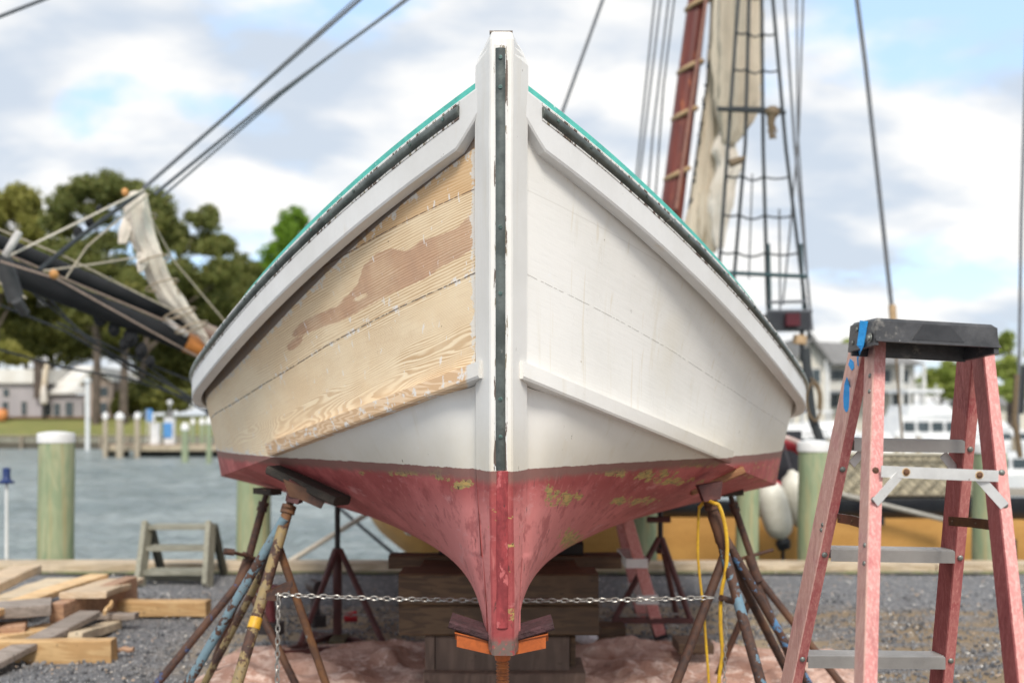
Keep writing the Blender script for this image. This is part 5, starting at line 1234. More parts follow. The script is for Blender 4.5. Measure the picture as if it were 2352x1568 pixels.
drill(P(724, 1436, 6.5), 2.2, 'dark cordless drill beside the far left stand', worn('drill_dark', (0.06, 0.045, 0.045), None, 20, 0.5))
p = P(790, 1418, 6.9); g = MB(); g.lathe(p, [(0.03, 0), (0.04, 0.09), (0.035, 0.09), (0.027, 0.01)], 14, axis=(1, 0.2, 0.1)); tag(g.build('cup', worn('red_plastic', (0.62, 0.03, 0.04), None, 9, 0.4), smooth=True), 'small red plastic cup lying on the ground sheet', 'cup')
g = MB(); c = P(1345, 1478, 6.0); V = []
for i in range(13):
    th = math.pi*i/12; V.append([c+Vector(((0.075+0.02*mnoise.noise(Vector((i*.7, j*.8, 0))))*math.sin(th)*math.cos(2*math.pi*j/16), 0.06*math.sin(th)*math.sin(2*math.pi*j/16), 0.085*(1-math.cos(th))*0.55+0.012*mnoise.noise(Vector((i, j % 16, 3))))) for j in range(17)])
g.grid(V); tag(g.build('plastic_bag', worn('white_film', (0.72, 0.72, 0.76), (0.6, 0.58, 0.62), 12, 0.35, 0.8, 0.02), smooth=True), 'crumpled white plastic bag right of the timber blocking', 'bag')

# ------------------------------------------------------------------ scrap wood pile
WP = {'new': wood('fresh_pine', (0.84, 0.60, 0.34), (0.70, 0.45, 0.22), 'x', 6), 'grey': wood('weathered_board', (0.36, 0.30, 0.26), (0.26, 0.215, 0.18), 'x', 8),
      'tan': wood('tan_board', (0.70, 0.55, 0.39), (0.58, 0.43, 0.28), 'x', 7), 'gold': wood('golden_beam', (0.62, 0.41, 0.20), (0.50, 0.30, 0.13), 'x', 5), 'red': wood('reddish_board', (0.52, 0.32, 0.20), (0.38, 0.22, 0.14), 'x', 7), 'pale': wood('pale_offcut', (0.76, 0.63, 0.45), (0.62, 0.50, 0.35), 'x', 7)}
WG = 'scrap boards in the wood pile'
def board(a, b, w_, h_, k, label, up=(0, 0, 1)):
    a = P(*a); b = P(*b); ln = (b-a)
    g = MB(); n_ = 9; sd_ = ln.normalized().cross(Vector(up)).normalized(); uz_ = sd_.cross(ln.normalized()); rows = []; q = random.random()*50
    for i in range(n_+1):
        c0 = a.lerp(b, i/n_)+uz_*0.010*mnoise.noise(Vector((i*0.35, q, 0)))+sd_*0.010*mnoise.noise(Vector((i*0.3, q, 5))); tw = 0.05*mnoise.noise(Vector((i*0.2, q, 9)))
        e_ = 0.006; A_, B_ = w_/2*(1+0.04*mnoise.noise(Vector((i, q, 2)))), h_/2*(1+0.06*mnoise.noise(Vector((i, q, 3))))
        rows.append([c0+sd_*x_+uz_*(y_+tw*x_)+ln.normalized()*(0.012*mnoise.noise(Vector((x_*30, y_*30, q))) if i in (0, n_) else 0) for x_, y_ in ((-A_+e_, -B_), (A_-e_, -B_), (A_, -B_+e_), (A_, B_-e_), (A_-e_, B_), (-A_+e_, B_), (-A_, B_-e_), (-A_, -B_+e_), (-A_+e_, -B_))])
    g.grid(rows); g.add(rows[0][:-1], [tuple(range(8))]); g.add(rows[-1][:-1], [tuple(range(8))])
    return tag(g.build('board', WP[k]), label, 'board', WG)
board((-70, 1496, 6.0), (263, 1494, 6.0), 0.09, 0.143, 'gold', 'thick golden beam lying square across the front of the wood pile')
board((-60, 1545, 5.55), (205, 1408, 6.6), 0.15, 0.042, 'grey', 'long grey plank slanting across the front of the pile, resting on the golden beam')
board((-60, 1418, 6.1), (228, 1322, 7.9), 0.15, 0.045, 'new', 'long fresh yellow board running up to the back of the pile')
board((190, 1366, 6.75), (285, 1334, 7.9), 0.30, 0.045, 'tan', 'short wide pale board with a golden cut end lying on top of the pile')
board((130, 1420, 6.6), (302, 1352, 7.6), 0.10, 0.20, 'red', 'deep reddish beam on edge under the short wide board')
board((225, 1396, 7.35), (478, 1396, 7.35), 0.12, 0.112, 'gold', 'golden beam sticking out to the right behind the pile')
board((-90, 1408, 6.35), (118, 1392, 6.55), 0.28, 0.075, 'grey', 'broad grey block at the left with a dark cut end')
board((-60, 1362, 6.9), (62, 1306, 8.1), 0.22, 0.07, 'tan', 'weathered tan board highest at the left edge of the pile')
board((20, 1378, 7.0), (140, 1333, 8.0), 0.24, 0.05, 'pale', 'pale board tucked behind the long yellow one')
board((170, 1462, 6.25), (262, 1434, 6.9), 0.10, 0.06, 'pale', 'pale rounded offcut on the gravel right of the grey plank')
board((215, 1414, 6.9), (314, 1414, 6.9), 0.08, 0.045, 'grey', 'thin dark board end below the far golden beam')
board((240, 1408, 6.75), (256, 1384, 6.85), 0.02, 0.035, 'new', 'tiny upright stick leaning between the boards')
board((264, 1492, 6.1), (307, 1490, 6.1), 0.05, 0.025, 'red', 'little reddish stick poking out beyond the golden beam')
board((-60, 1448, 6.3), (60, 1442, 6.4), 0.2, 0.07, 'red', 'reddish board filling the middle of the pile')
board((-40, 1470, 6.15), (140, 1440, 6.6), 0.16, 0.05, 'new', 'fresh board half hidden under the grey plank')
# fallen leaves, shell bits and chips: uncountable litter
N = 5200; V = []; F = []
r = np.random.default_rng(5)
for i in range(N):
    y = 4.9+4.6*r.random(); x = (r.random()*2-1)*0.56*y; 
    if r.random() < 0.35: x = abs(x)
    sz = 0.004+0.011*r.random()**2.5; a = r.random()*6.28; z = 0.014+0.01*r.random(); b0 = len(V)
    dx, dy = math.cos(a)*sz, math.sin(a)*sz; k = 0.4+0.6*r.random()
    V += [(x-dx, y-dy, z), (x+dy*k, y-dx*k, z+sz*0.3), (x+dx, y+dy, z), (x-dy*k, y+dx*k, z), (x, y, z+sz*0.7)]
    F += [(b0, b0+1, b0+4), (b0+1, b0+2, b0+4), (b0+2, b0+3, b0+4), (b0+3, b0, b0+4)]
m, s, b_, tc = newmat('litter'); o = tc.outputs['Object']; sp = s.n('ShaderNodeSeparateColor', Color=s.voro(o, 6, 'Color'))
c = s.mix(s.step(sp.outputs[0], 0.45, 0.55), (0.16, 0.15, 0.15), (0.44, 0.33, 0.24)); c = s.mix(s.step(sp.outputs[1], 0.80, 0.82), c, (0.74, 0.70, 0.64)); s.L.new(c, b_.inputs['Base Color']); b_.inputs['Roughness'].default_value = 0.8
tag(link_np('litter', V, F, m), 'shell bits, stones and wood chips scattered on the gravel', 'litter', kind='stuff')
rr = random.Random(3)
# bigger pebbles: gravel relief, one object
V = []; F = []
for i in range(9000):
    y = 4.8+3.6*rr.random()**1.4; x = rr.uniform(-.56, .56)*y; sz = rr.uniform(0.006, 0.017); b0 = len(V); a0 = rr.uniform(0, 6.28)
    for k in range(5): a = a0+k*1.2566; q = sz*rr.uniform(0.7, 1.1); V.append((x+q*math.cos(a), y+q*math.sin(a), 0.004))
    for k in range(4): a = a0+k*1.5708; q = sz*rr.uniform(0.35, 0.6); V.append((x+q*math.cos(a), y+q*math.sin(a), 0.006+sz*rr.uniform(0.7, 1.0)))
    F += [(b0+k, b0+(k+1) % 5, b0+5+min(3, k)) for k in range(5)]+[(b0+5, b0+6, b0+7, b0+8)]+[(b0+k+1, b0+5+k+1, b0+5+k) for k in range(3)]+[(b0, b0+5, b0+8)]
m, s, b_, tc = newmat('pebbles'); o = tc.outputs['Object']; sp = s.n('ShaderNodeSeparateColor', Color=s.voro(o, 30, 'Color'))
c = s.mix(sp.outputs[0], (0.055, 0.058, 0.065), (0.27, 0.27, 0.275)); s.L.new(c, b_.inputs['Base Color']); b_.inputs['Roughness'].default_value = 0.85
tag(link_np('pebbles', V, F, m), 'loose grey gravel stones', 'gravel', kind='stuff')

# ------------------------------------------------------------------ wooden steps by the water
OW = wood('grey_green_step_wood', (0.33, 0.32, 0.25), (0.25, 0.24, 0.185), 'z', 8); OWH = wood('grey_green_tread', (0.33, 0.32, 0.26), (0.24, 0.235, 0.185), 'x', 8)
st_ = thing('wooden_steps', G(405, 8.9), 'small grey green wooden boarding steps with three treads by the bulkhead', 'steps')
for xt, xb in ((338, 320), (484, 476)):
    a = P(xt, 1203, 9.15); b = P(xb, 1345, 8.75); b.z = 0.0
    MB().beam(a, b, 0.045, 0.13, up=(0, 1, 0.3)).build('side_rail', OW, st_)
    c = P(xt+8, 1210, 9.2); MB().beam(c, (c.x+0.02, 9.45, 0.0), 0.045, 0.10, up=(0, 1, 0)).build('rear_leg', worn('dark_step_wood', (0.06, 0.06, 0.045), None, 6), st_)
for yt, dd, xl, xr in ((1206, 9.12, 342, 482), (1255, 9.0, 336, 478), (1310, 8.85, 330, 476)):
    a = P(xl, yt, dd); b = P(xr, yt, dd); MB().box(a.x, b.x, dd-0.02, dd+0.20, a.z-0.038, a.z).build('tread', OWH, st_)
a = P(328, 1322, 8.95); b = P(478, 1322, 8.95); MB().box(a.x, b.x, 8.98, 9.02, a.z-0.05, a.z).build('back_board', OWH, st_)
# thin pole with a blue top
b = G(15, 9.95, -1.2); t = thing('marker_pole', b, 'thin white pole with a dark blue cap at the left picture edge', 'pole')
top_ = P(15, 1110, 9.95); MB().tube([b, top_], 0.016, 8).build('pole', worn('white_paint_far', (0.78, 0.80, 0.80)), t)
MB().lathe(top_, [(0.07, 0), (0.075, 0.02), (0.045, 0.04), (0.035, 0.06), (0.038, 0.15), (0.02, 0.16)], 12).build('cap', worn('navy_plastic', (0.02, 0.045, 0.16), None, 8, 0.4), t, True)

# ------------------------------------------------------------------ big piles along the bulkhead
def m_pile():
    m, s, b, tc = newmat('treated_pile'); o = tc.outputs['Object']
    n = s.noise(s.map(o, (1, 1, 0.22)), 7, 5, 0.6, 1.2); n2 = s.noise(s.map(o, (2.2, 2.2, 0.12)), 6, 4, 0.6)
    c = s.mix(s.step(n, 0.35, 0.62), (0.40, 0.42, 0.26), (0.26, 0.33, 0.20))
    c = s.mix(s.m('MULTIPLY', s.step(n2, 0.54, 0.68), 0.5), c, (0.46, 0.34, 0.16))
    c = s.mix(s.m('MULTIPLY', s.step(s.noise(s.map(o, (6, 6, 0.3)), 6, 3), 0.60, 0.68), 0.5), c, (0.15, 0.18, 0.10))
    s.L.new(c, b.inputs['Base Color']); b.inputs['Roughness'].default_value = 0.8; bump(s, b, n, 0.5, 0.01); return m
PIL = m_pile()
for (xv, wpx, yt, lab) in ((129, 78, 994, 'stout greenish pile with a white cap on the left, standing by the bulkhead'), (583, 76, 1003, 'pale greenish pile behind the left stands, its top hidden by the hull'),
                           (1480, 60, 1010, 'greenish pile partly hidden behind the far right stand'), (1717, 52, 1012, 'narrow pale green pile behind the near right stand'),
                           (1869, 70, 1014, 'greenish pile with a white cap between the fenders and the ladder'), (2272, 72, 1018, 'greenish pile with a white cap seen between the right ladder rails')):
    d = 10.25; b = G(xv, d, -1.6); r_ = wpx/2/FV*d; zt = EYE-(yt-HV)/FV*d
    t = thing('piling', b, lab, 'piling', 'large piles along the bulkhead')
    pts = [(b.x+0.006*math.sin(i), d, -1.6+(zt-0.06+1.6)*i/8) for i in range(9)]
    MB().tube(pts, [r_*(1.03-0.004*i) for i in range(9)], 22).build('pile', PIL, t, True)
    MB().lathe((b.x, d, zt-0.10), [(r_*1.04, 0), (r_*1.05, 0.085), (r_*1.0, 0.10), (r_*0.5, 0.115), (0.01, 0.12)], 26).build('cap', WC, t, True)
# ================================================================== THE SAILING SHIP BEHIND THE BULKHEAD
ship = thing('sailing_ship', G(1700, 13.0, -0.9), 'mustard and black sailing ship with furled sails moored behind the yard', 'sailing ship')
MUST = worn('mustard_hull_paint', (0.62, 0.335, 0.10), (0.54, 0.28, 0.08), 2.5, 0.4, 0.15, 0.01, stretch=(0.5, 1, 2))
NAVY = worn('blue_black_wale', (0.018, 0.020, 0.028), (0.03, 0.033, 0.04), 5, 0.4, 0.1)
# hull side as bands along a plan curve; the bow curves away on the left
def hullx(xv): return xv
def hband(name, ylo, yhi, mat, d_off=0.0, xs_=None):
    rows = []
    for xv in (xs_ or list(range(846, 1100, 14))+list(range(1100, 2600, 50))):
        d = 11.6+1.1*max(0, (1000-xv)/150.0)**2*0.6-d_off
        a = ylo(xv) if callable(ylo) else ylo; b = yhi(xv) if callable(yhi) else yhi
        row = []
        for k in range(7):
            f = k/6; yy = a+(b-a)*f; row.append(P(xv, yy, d+0.12*f*f))
        rows.append(row)
    # give it thickness
    back = [[Vector((p.x, p.y+0.12, p.z)) for p in r_] for r_ in rows]
    g = MB(); g.grid(rows); g.grid(back); n = len(rows)
    for i in range(n-1):
        for (A, B) in ((0, 0), (6, 6)):
            g.add([rows[i][A], rows[i+1][A], back[i+1][A], back[i][A]], [(0, 1, 2, 3)])
    g.add(rows[0]+back[0], [tuple(range(7))+tuple(range(13, 6, -1))])
    return g.build(name, mat, ship, True)
wt = lambda x: interp(x, [(846, 1130), (870, 1168), (938, 1203), (1060, 1235), (1250, 1195), (1500, 1152), (2600, 1140)])
wb = lambda x: interp(x, [(846, 1136), (870, 1185), (938, 1222), (1060, 1275), (1250, 1225), (1500, 1188), (2000, 1190), (2600, 1196)])
bt = lambda x: interp(x, [(846, 1182), (870, 1218), (910, 1252), (960, 1290), (1000, 1345), (2600, 1400)])
hband('hull', wb, bt, MUST); hband('wale', wt, wb, NAVY, 0.03)
hband('bulwark', lambda x: wt(x)-interp(x, [(846, 40), (1300, 30), (2600, 22)]), wt, worn('bulwark_mustard', (0.60, 0.28, 0.055), None, 2.5), 0.0, list(range(846, 1600, 60)))
g = MB(); g.grid([[P(x, 1138, 11.8), P(x, 1120, 14.6)] for x in range(900, 2600, 100)]); g.build('deck', worn('ship_deck', (0.30, 0.25, 0.18), None, 3), ship, fix=False)
# white hawse piece at the bow, dark scupper box
g = MB(); g.tube(smooth([P(952, 1188, 11.3), P(948, 1204, 11.25), P(938, 1222, 11.3)]), [0.05]*13, 8); g.build('hawse_lip', worn('white_paint_far', (0.78, 0.8, 0.8)), ship, True)
a = P(2008, 1190, 11.5); MB().box(a.x-0.1, a.x+0.09, 11.42, 11.6, a.z-0.07, a.z+0.02).build('scupper', NAVY, ship)
a = P(2304, 1240, 11.5); MB().box(a.x-0.12, a.x+0.12, 11.42, 11.6, a.z-0.30, a.z+0.02).build('scupper', NAVY, ship)
# canvas deck shelter with diamond netting
CANV = worn('cream_canvas', (0.60, 0.54, 0.40), (0.50, 0.45, 0.33), 3, 0.8, 0.4, 0.02)
a = P(1930, 1142, 12.3); b = P(2262, 1046, 12.3); MB().box(a.x, b.x, 12.3, 13.8, a.z, b.z).build('deck_shelter', CANV, ship)
NET = worn('netting_cord', (0.20, 0.18, 0.13), None, 6)
g = MB(); w0 = a.x-0.05; w1 = b.x+0.05; h0 = a.z; h1 = b.z; st = 0.19
x = w0-(h1-h0)
while x < w1:
    for sg in (1, -1):
        pa = Vector((x, 12.22, h0 if sg > 0 else h1)); pb = Vector((x+(h1-h0), 12.22, h1 if sg > 0 else h0))
        fa = max(0, (w0-pa.x)/(pb.x-pa.x)); fb = min(1, (w1-pa.x)/(pb.x-pa.x))
        if fb > fa: g.tube([pa.lerp(pb, fa), pa.lerp(pb, fb)], 0.009, 5)
    x += st
for z_ in (h0, h1): g.tube([(w0, 12.22, z_), (w1, 12.22, z_)], 0.02, 6)
xk = w0
while xk < w1:
    for zk_ in (h0+(h1-h0)*0.25, h0+(h1-h0)*0.75): g.ellip((xk, 12.2, zk_), (0.03, 0.02, 0.02), 6, 4)
    xk += st
g.build('netting', NET, ship)
for xv in (1812, 1925): p = P(xv, 1045, 12.2); MB().tube([p, P(xv, 1150, 12.2)], 0.025, 8).build('stanchion', NAVY, ship)
MB().tube([P(1905, 1128, 11.35), P(2180, 1196, 11.35)], 0.028, 8).build('mooring_line', worn('grey_rope', (0.42, 0.40, 0.36), (0.34, 0.32, 0.28), 30), ship, True)
MB().tube([P(660, 1292, 10.6), P(850, 1176, 11.6)], 0.03, 8).build('mooring_line', worn('cream_rope', (0.70, 0.64, 0.54), (0.60, 0.54, 0.45), 30), ship, True)
MB().tube([P(760, 1150, 12.4), P(900, 1268, 11.7)], 0.022, 8).build('bobstay', NAVY, ship, True)
# fenders
FW = worn('fender_white', (0.72, 0.70, 0.62), (0.64, 0.61, 0.52), 5, 0.45, 0.1)
def fender(a, b, r_, lab):
    a = P(*a); b = P(*b); m_ = (a+b)/2; L = (a-b).length
    t = thing('fender', m_, lab, 'fender', 'white fenders on the ship side'); ax = (a-b).normalized()
    pr = [(0.03, -L/2-0.04), (0.05, -L/2), (r_*0.72, -L/2+0.05), (r_*0.95, -L/2+0.14), (r_, -L*0.1), (r_, L*0.2), (r_*0.93, L/2-0.12), (r_*0.7, L/2-0.045), (r_*0.3, L/2), (0.03, L/2+0.03)]
    MB().lathe(m_, pr, 20, axis=ax).build('body', FW, t, True)
    MB().lathe(m_-ax*(L/2+0.02), [(0.07, -0.10), (0.09, -0.02), (0.06, 0.02)], 12, axis=ax).build('end_cap', NAVY, t, True)
    MB().tube([m_+ax*(L/2), m_+ax*(L/2)+Vector((-0.02, 0.3, 0.35))], 0.014, 6).build('rope', NAVY, t)
    MB().tube([m_-ax*(L/2+0.05), m_-ax*(L/2+0.05)+Vector((0.01, 0.05, -0.55))], 0.02, 6).build('rope', NAVY, t)
fender((1762, 1106, 11.0), (1796, 1236, 11.0), 0.165, 'white sausage fender hanging tilted, left of its twin')
fender((1818, 1085, 11.15), (1852, 1212, 11.15), 0.165, 'white sausage fender half hidden behind the green pile')
# red life ring with pale rope, dark bracket
g = MB(); c = P(1808, 1072, 11.5); V = []
ring = [c+Vector((0.26*math.cos(a_), 0.05*math.sin(a_), 0.26*math.sin(a_))) for a_ in np.linspace(0, 2*math.pi, 25)]
g.tube(ring, 0.065, 10, cap=False); lr = thing('life_ring', c, 'red life ring with pale rope hanging behind the pile beside the hull', 'life ring'); g.build('ring', worn('life_ring_red', (0.50, 0.035, 0.05), None, 6, 0.5), lr, True)
g = MB(); g.tube([c+Vector((0.33*math.cos(a_)*(1+0.08*math.sin(4*a_)), -0.08, 0.33*math.sin(a_)*(1+0.08*math.sin(4*a_)))) for a_ in np.linspace(0, 2*math.pi, 40)], 0.028, 8, cap=False); g.build('rope', worn('pink_rope', (0.66, 0.50, 0.46), None, 20), lr, True)
g = MB(); a = P(1755, 1108, 11.9); g.box(a.x, a.x+0.45, 11.9, 12.0, a.z-0.1, a.z+0.62); g.build('rail_board', NAVY, ship)
# ------- masts and rigging
MASTM = worn('oiled_red_mast', (0.20, 0.045, 0.03), (0.13, 0.028, 0.022), 3, 0.4, 0.15, 0.01, spots=(((0.36, 0.10, 0.04), 3.2, 0.56, 0.1),), stretch=(2, 2, 0.5))
ROPE = worn('dark_tarred_rope', (0.035, 0.042, 0.048), None, 30); GREY = worn('grey_wire', (0.17, 0.18, 0.20), None, 30); TAN = worn('manila_hoop', (0.55, 0.38, 0.22), (0.42, 0.28, 0.15), 10, 0.7)
BRN = worn('brown_rope', (0.20, 0.14, 0.08), (0.13, 0.09, 0.05), 30)
SAIL = worn('furled_sail_canvas', (0.72, 0.63, 0.50), (0.55, 0.46, 0.35), 1.4, 0.85, 0.4, 0.03, stretch=(2.4, 2.4, 0.25), spots=(((0.36, 0.28, 0.18), 3.0, 0.60, 0.06),))
SAILW = worn('white_furled_jib', (0.84, 0.77, 0.68), (0.74, 0.66, 0.56), 2.5, 0.8, 0.4, 0.02, spots=(((0.46, 0.39, 0.31), 5, 0.62, 0.05),))
dM = 15.0
def mx_(yv, off=0): return interp(yv, [(-700, 1692+off), (0, 1603+off), (420, 1551+off), (1100, 1465+off)])
mast = MB().tube([P(mx_(y), y, dM) for y in (-700, -200, 0, 200, 480, 1100)], [0.13, 0.145, 0.15, 0.165, 0.175, 0.18], 18).build('mast', MASTM, ship, True)
def line(pts, r_, mat=ROPE, name='rigging_line', par=None):
    pts = [P(*p) for p in pts] if not isinstance(pts[0], Vector) else pts
    if name in ('stay', 'shroud'):      # carry lines on past the picture edge to where they would be made fast
        def past(p): 
            y = HV+(EYE-p.z)/p.y*FV; x = 1176+p.x/p.y*FV; return y < 3 or x < 3
        if past(pts[0]): pts = [pts[0]+(pts[0]-pts[1]).normalized()*6.5]+pts
        if past(pts[-1]): pts = pts+[pts[-1]+(pts[-1]-pts[-2]).normalized()*6.5]
        e = pts[-1]; xe = 1176+e.x/e.y*FV; ye = HV+(EYE-e.z)/e.y*FV
        if 1200 < xe < 1560 and ye > 380: v = (pts[-1]-pts[-2]); pts = pts+[e+v*((e.z-1.0)/max(0.1, -v.z))]
    return MB().tube(pts, r_, 6).build(name, mat, par or ship, True)
for y in (10, 155, 262, 400):
    g = MB(); x0 = mx_(y); pts = []
    for k in range(20):
        a_ = 2*math.pi*k/19; c = P(x0+2+27*math.cos(a_), y-8*math.cos(a_)*1.6-4*math.sin(a_), dM); c.y += 0.21*math.sin(a_); pts.append(c)
    g.tube(pts, 0.036, 8, cap=False); g.build('mast_hoop', TAN, mast, True)
line([(mx_(0)+22, -20, 14.7), (mx_(480)+10, 480, 14.7)], 0.028, worn('reddish_rope', (0.34, 0.16, 0.12), None, 20))
# jackline zigzag right of the mast
zz = []
for i, y in enumerate(range(-10, 480, 40)): zz.append((mx_(y)+40+(14 if i % 2 else 0), y, 14.9))
line(zz, 0.014)
line([(mx_(-10)+48, -10, 14.9), (mx_(480)+38, 480, 14.9)], 0.012)
for y in range(20, 480, 44): p = P(mx_(y)+44, y, 14.9); MB().ellip(p, (0.035, 0.035, 0.03), 8, 5).build('shackle', ROPE, ship)
# furled mainsail
def furled(path, mat, name, seed, folds=7, flat=0.6):
    rows = []
    n = len(path)
    P3 = smooth([P(x, y, d) for x, y, d, r_ in path], 8); rs = []
    for i in range(n-1):
        for k in range(8): rs.append(path[i][3]*(1-k/8)+path[i+1][3]*k/8)
    rs.append(path[-1][3])
    for i, p in enumerate(P3):
        row = []
        for k in range(49):
            a_ = 2*math.pi*k/48
            q = 1+0.13*math.sin(folds*a_+0.5*math.sin(i*0.2+seed))+0.06*math.sin(17*a_+0.8*math.sin(i*0.13))+0.14*mnoise.noise(Vector((math.cos(a_)*1.5, math.sin(a_)*1.5, i*0.11+seed*7)))+0.10*mnoise.noise(Vector((math.cos(a_)*5, math.sin(a_)*5, i*0.35+seed)))
            row.append(p+Vector((rs[i]*q*math.cos(a_), rs[i]*q*flat*math.sin(a_), 0)))
        rows.append(row)
    g = MB().grid(rows); g.add(rows[0][:-1], [tuple(range(48))]); g.add(rows[-1][:-1], [tuple(range(48))])
    return g.build(name, mat, ship, True, fix=False)
sl1 = furled([(1698, -260, 14.6, .30), (1697, -60, 14.6, .32), (1697, 60, 14.6, .335), (1697, 160, 14.6, .33), (1692, 240, 14.6, .30), (1686, 290, 14.6, .20), (1676, 330, 14.6, .08)], SAIL, 'furled_sail', 1)
furled([(1668, -260, 14.9, .14), (1660, -60, 14.9, .15), (1650, 100, 14.9, .13), (1640, 220, 14.9, .12), (1630, 330, 14.9, .15), (1618, 430, 14.9, .17), (1606, 520, 14.9, .20), (1596, 620, 14.9, .2)], SAIL, 'furled_sail', 2)
furled([(1672, 300, 14.7, .10), (1664, 345, 14.7, .17), (1676, 380, 14.7, .17), (1660, 425, 14.7, .16), (1654, 470, 14.7, .17), (1650, 520, 14.7, .12), (1654, 570, 14.7, .05)], SAILW, 'furled_sail', 3)
furled([(1634, 440, 14.8, .17), (1626, 520, 14.8, .18), (1634, 580, 14.8, .06)], SAIL, 'furled_sail', 4)
# shrouds with ratlines
sh = [(((1688, 0), (1678, 60), (1660, 320), (1650, 480), (1643, 620))), (((1751, 0), (1754, 500), (1762, 630))), (((1776, -10), (1800, 200), (1832, 500), (1848, 640)))]
shroud = [[(1700, -60), (1672, 330), (1650, 640)], [(1722, -60), (1712, 330), (1685, 650)], [(1749, -60), (1753, 340), (1763, 700), (1772, 760)], [(1770, -60), (1805, 340), (1842, 640), (1860, 780)]]
for s_ in shroud: line([(x, y, 13.6) for x, y in s_], 0.024, ROPE, 'shroud')
def atx(s_, y): return interp(y, [(p[1], p[0]) for p in s_])
for i, y in enumerate((-12, 72, 158, 245, 403, 490, 578)):
    pts = []
    for j in range(3):
        x0 = atx(shroud[j], y); x1 = atx(shroud[j+1], y); dip = (10 if j == 1 else 5) if i != 3 else 1
        for k in range(5):
            f = k/4; pts.append((x0+(x1-x0)*f, y+(i % 2)*2+dip*4*f*(1-f)+j*1.5, 13.55))
    line(pts, 0.014 if i != 3 else 0.02, ROPE, 'ratline')
line([(1648, 250, 13.5), (1804, 259, 13.5)], 0.030, ROPE, 'spreader_bar')
line([(1668, 626, 13.5), (1853, 635, 13.5)], 0.028, worn('teal_grey_bar', (0.04, 0.09, 0.10), None, 10), 'spreader_bar')
g = MB(); p = P(1774, 258, 13.4); g.ellip(p, (0.10, 0.08, 0.09), 9, 6); g.tube([p, p+Vector((-0.02, 0, -0.16)), p+Vector((0.0, 0, -0.34))], [0.07, 0.05, 0.015], 7)
for k in range(5): g.tube([p+Vector((0, 0, -0.1)), p+Vector((0.06*math.cos(k), 0, -0.25)), p+Vector((0.05*math.sin(k*2), 0, -0.36))], 0.010, 5)
g.build('rope_coil', BRN, ship, True)
g = MB(); p = P(1700, 368, 13.4); g.tube([p+Vector((-0.14, 0, -0.05)), p+Vector((0, 0, 0)), p+Vector((0.08, 0, 0.05))], [0.06, 0.05, 0.01], 7); g.build('rope_coil', BRN, ship, True)
for pts, r_, mt in ((((1506, -20), (1448, 533)), .016, GREY), (((1520, -20), (1454, 535)), .016, GREY), (((1538, -20), (1500, 300), (1478, 580)), .016, GREY), (((1551, -20), (1524, 200), (1496, 580)), .013, ROPE),
                    (((1388, -10), (1240, 400)), .026, GREY), (((1966, -20), (1988, 150), (2022, 460), (2049, 712)), .030, GREY), (((1802, -10), (1825, 330), (1860, 700), (1866, 760)), .018, GREY),
                    (((1830, -10), (1832, 300), (1858, 690)), .014, GREY), (((1845, -10), (1835, 300), (1812, 560), (1798, 700)), .014, GREY), (((2362, -20), (2346, 500), (2338, 1040)), .022, GREY), (((1728, 400), (1720, 640)), .012, GREY), (((1790, 480), (1792, 720)), .014, GREY), (((1764, 560), (1768, 720)), .03, worn('teal_grey_bar', (0.04, 0.09, 0.10), None, 10)), (((1840, 560), (1846, 720)), .02, worn('teal_grey_bar', (0.04, 0.09, 0.10), None, 10))):
    line([(x, y, 13.8) for x, y in pts], r_, mt, 'stay')
line([(2049, 700, 13.8), (2052, 742, 13.8), (2056, 800, 13.8)], 0.05, TAN, 'turnbuckle')
line([(2056, 795, 13.8), (2075, 1040, 13.8)], 0.016, BRN, 'stay')
# side light board with red lamp
a = P(1768, 757, 13.2); b = P(1862, 716, 13.2)
lb = MB().box(a.x, b.x, 13.2, 13.5, a.z, b.z).build('light_board', NAVY, ship)
c = P(1819, 735, 13.15); MB().box(c.x-0.09, c.x+0.09, 13.08, 13.195, c.z-0.08, c.z+0.085).build('red_lamp', worn('red_lens', (0.09, 0.006, 0.012), None, 4, 0.2), lb)
line([(1760, 714, 13.3), (1866, 714, 13.3)], 0.02, GREY); line([(1766, 694, 13.3), (1850, 692, 13.3)], 0.02, GREY)
line([(1842, 758, 13.3), (1842, 830, 13.3)], 0.03, ROPE); line([(1838, 770, 13.3), (1836, 790, 13.3)], 0.09, TAN, 'deadeye')
line([(1850, 800, 13.2), (1858, 900, 13.2), (1866, 960, 13.2), (1884, 1010, 13.2)], 0.06, ROPE, 'shroud')
g = MB(); g.tube(smooth([P(*q, 13.1) for q in ((1862, 868), (1882, 890), (1886, 930), (1876, 965), (1858, 950), (1852, 910), (1864, 880), (1880, 900), (1880, 940))]), 0.018, 7); g.build('rope_coil', BRN, ship, True)
line([(2336, 860, 13), (2330, 960, 13), (2344, 1050, 13)], 0.035, BRN, 'stay'); line([(2352, 840, 13), (2346, 950, 13)], 0.03, ROPE)
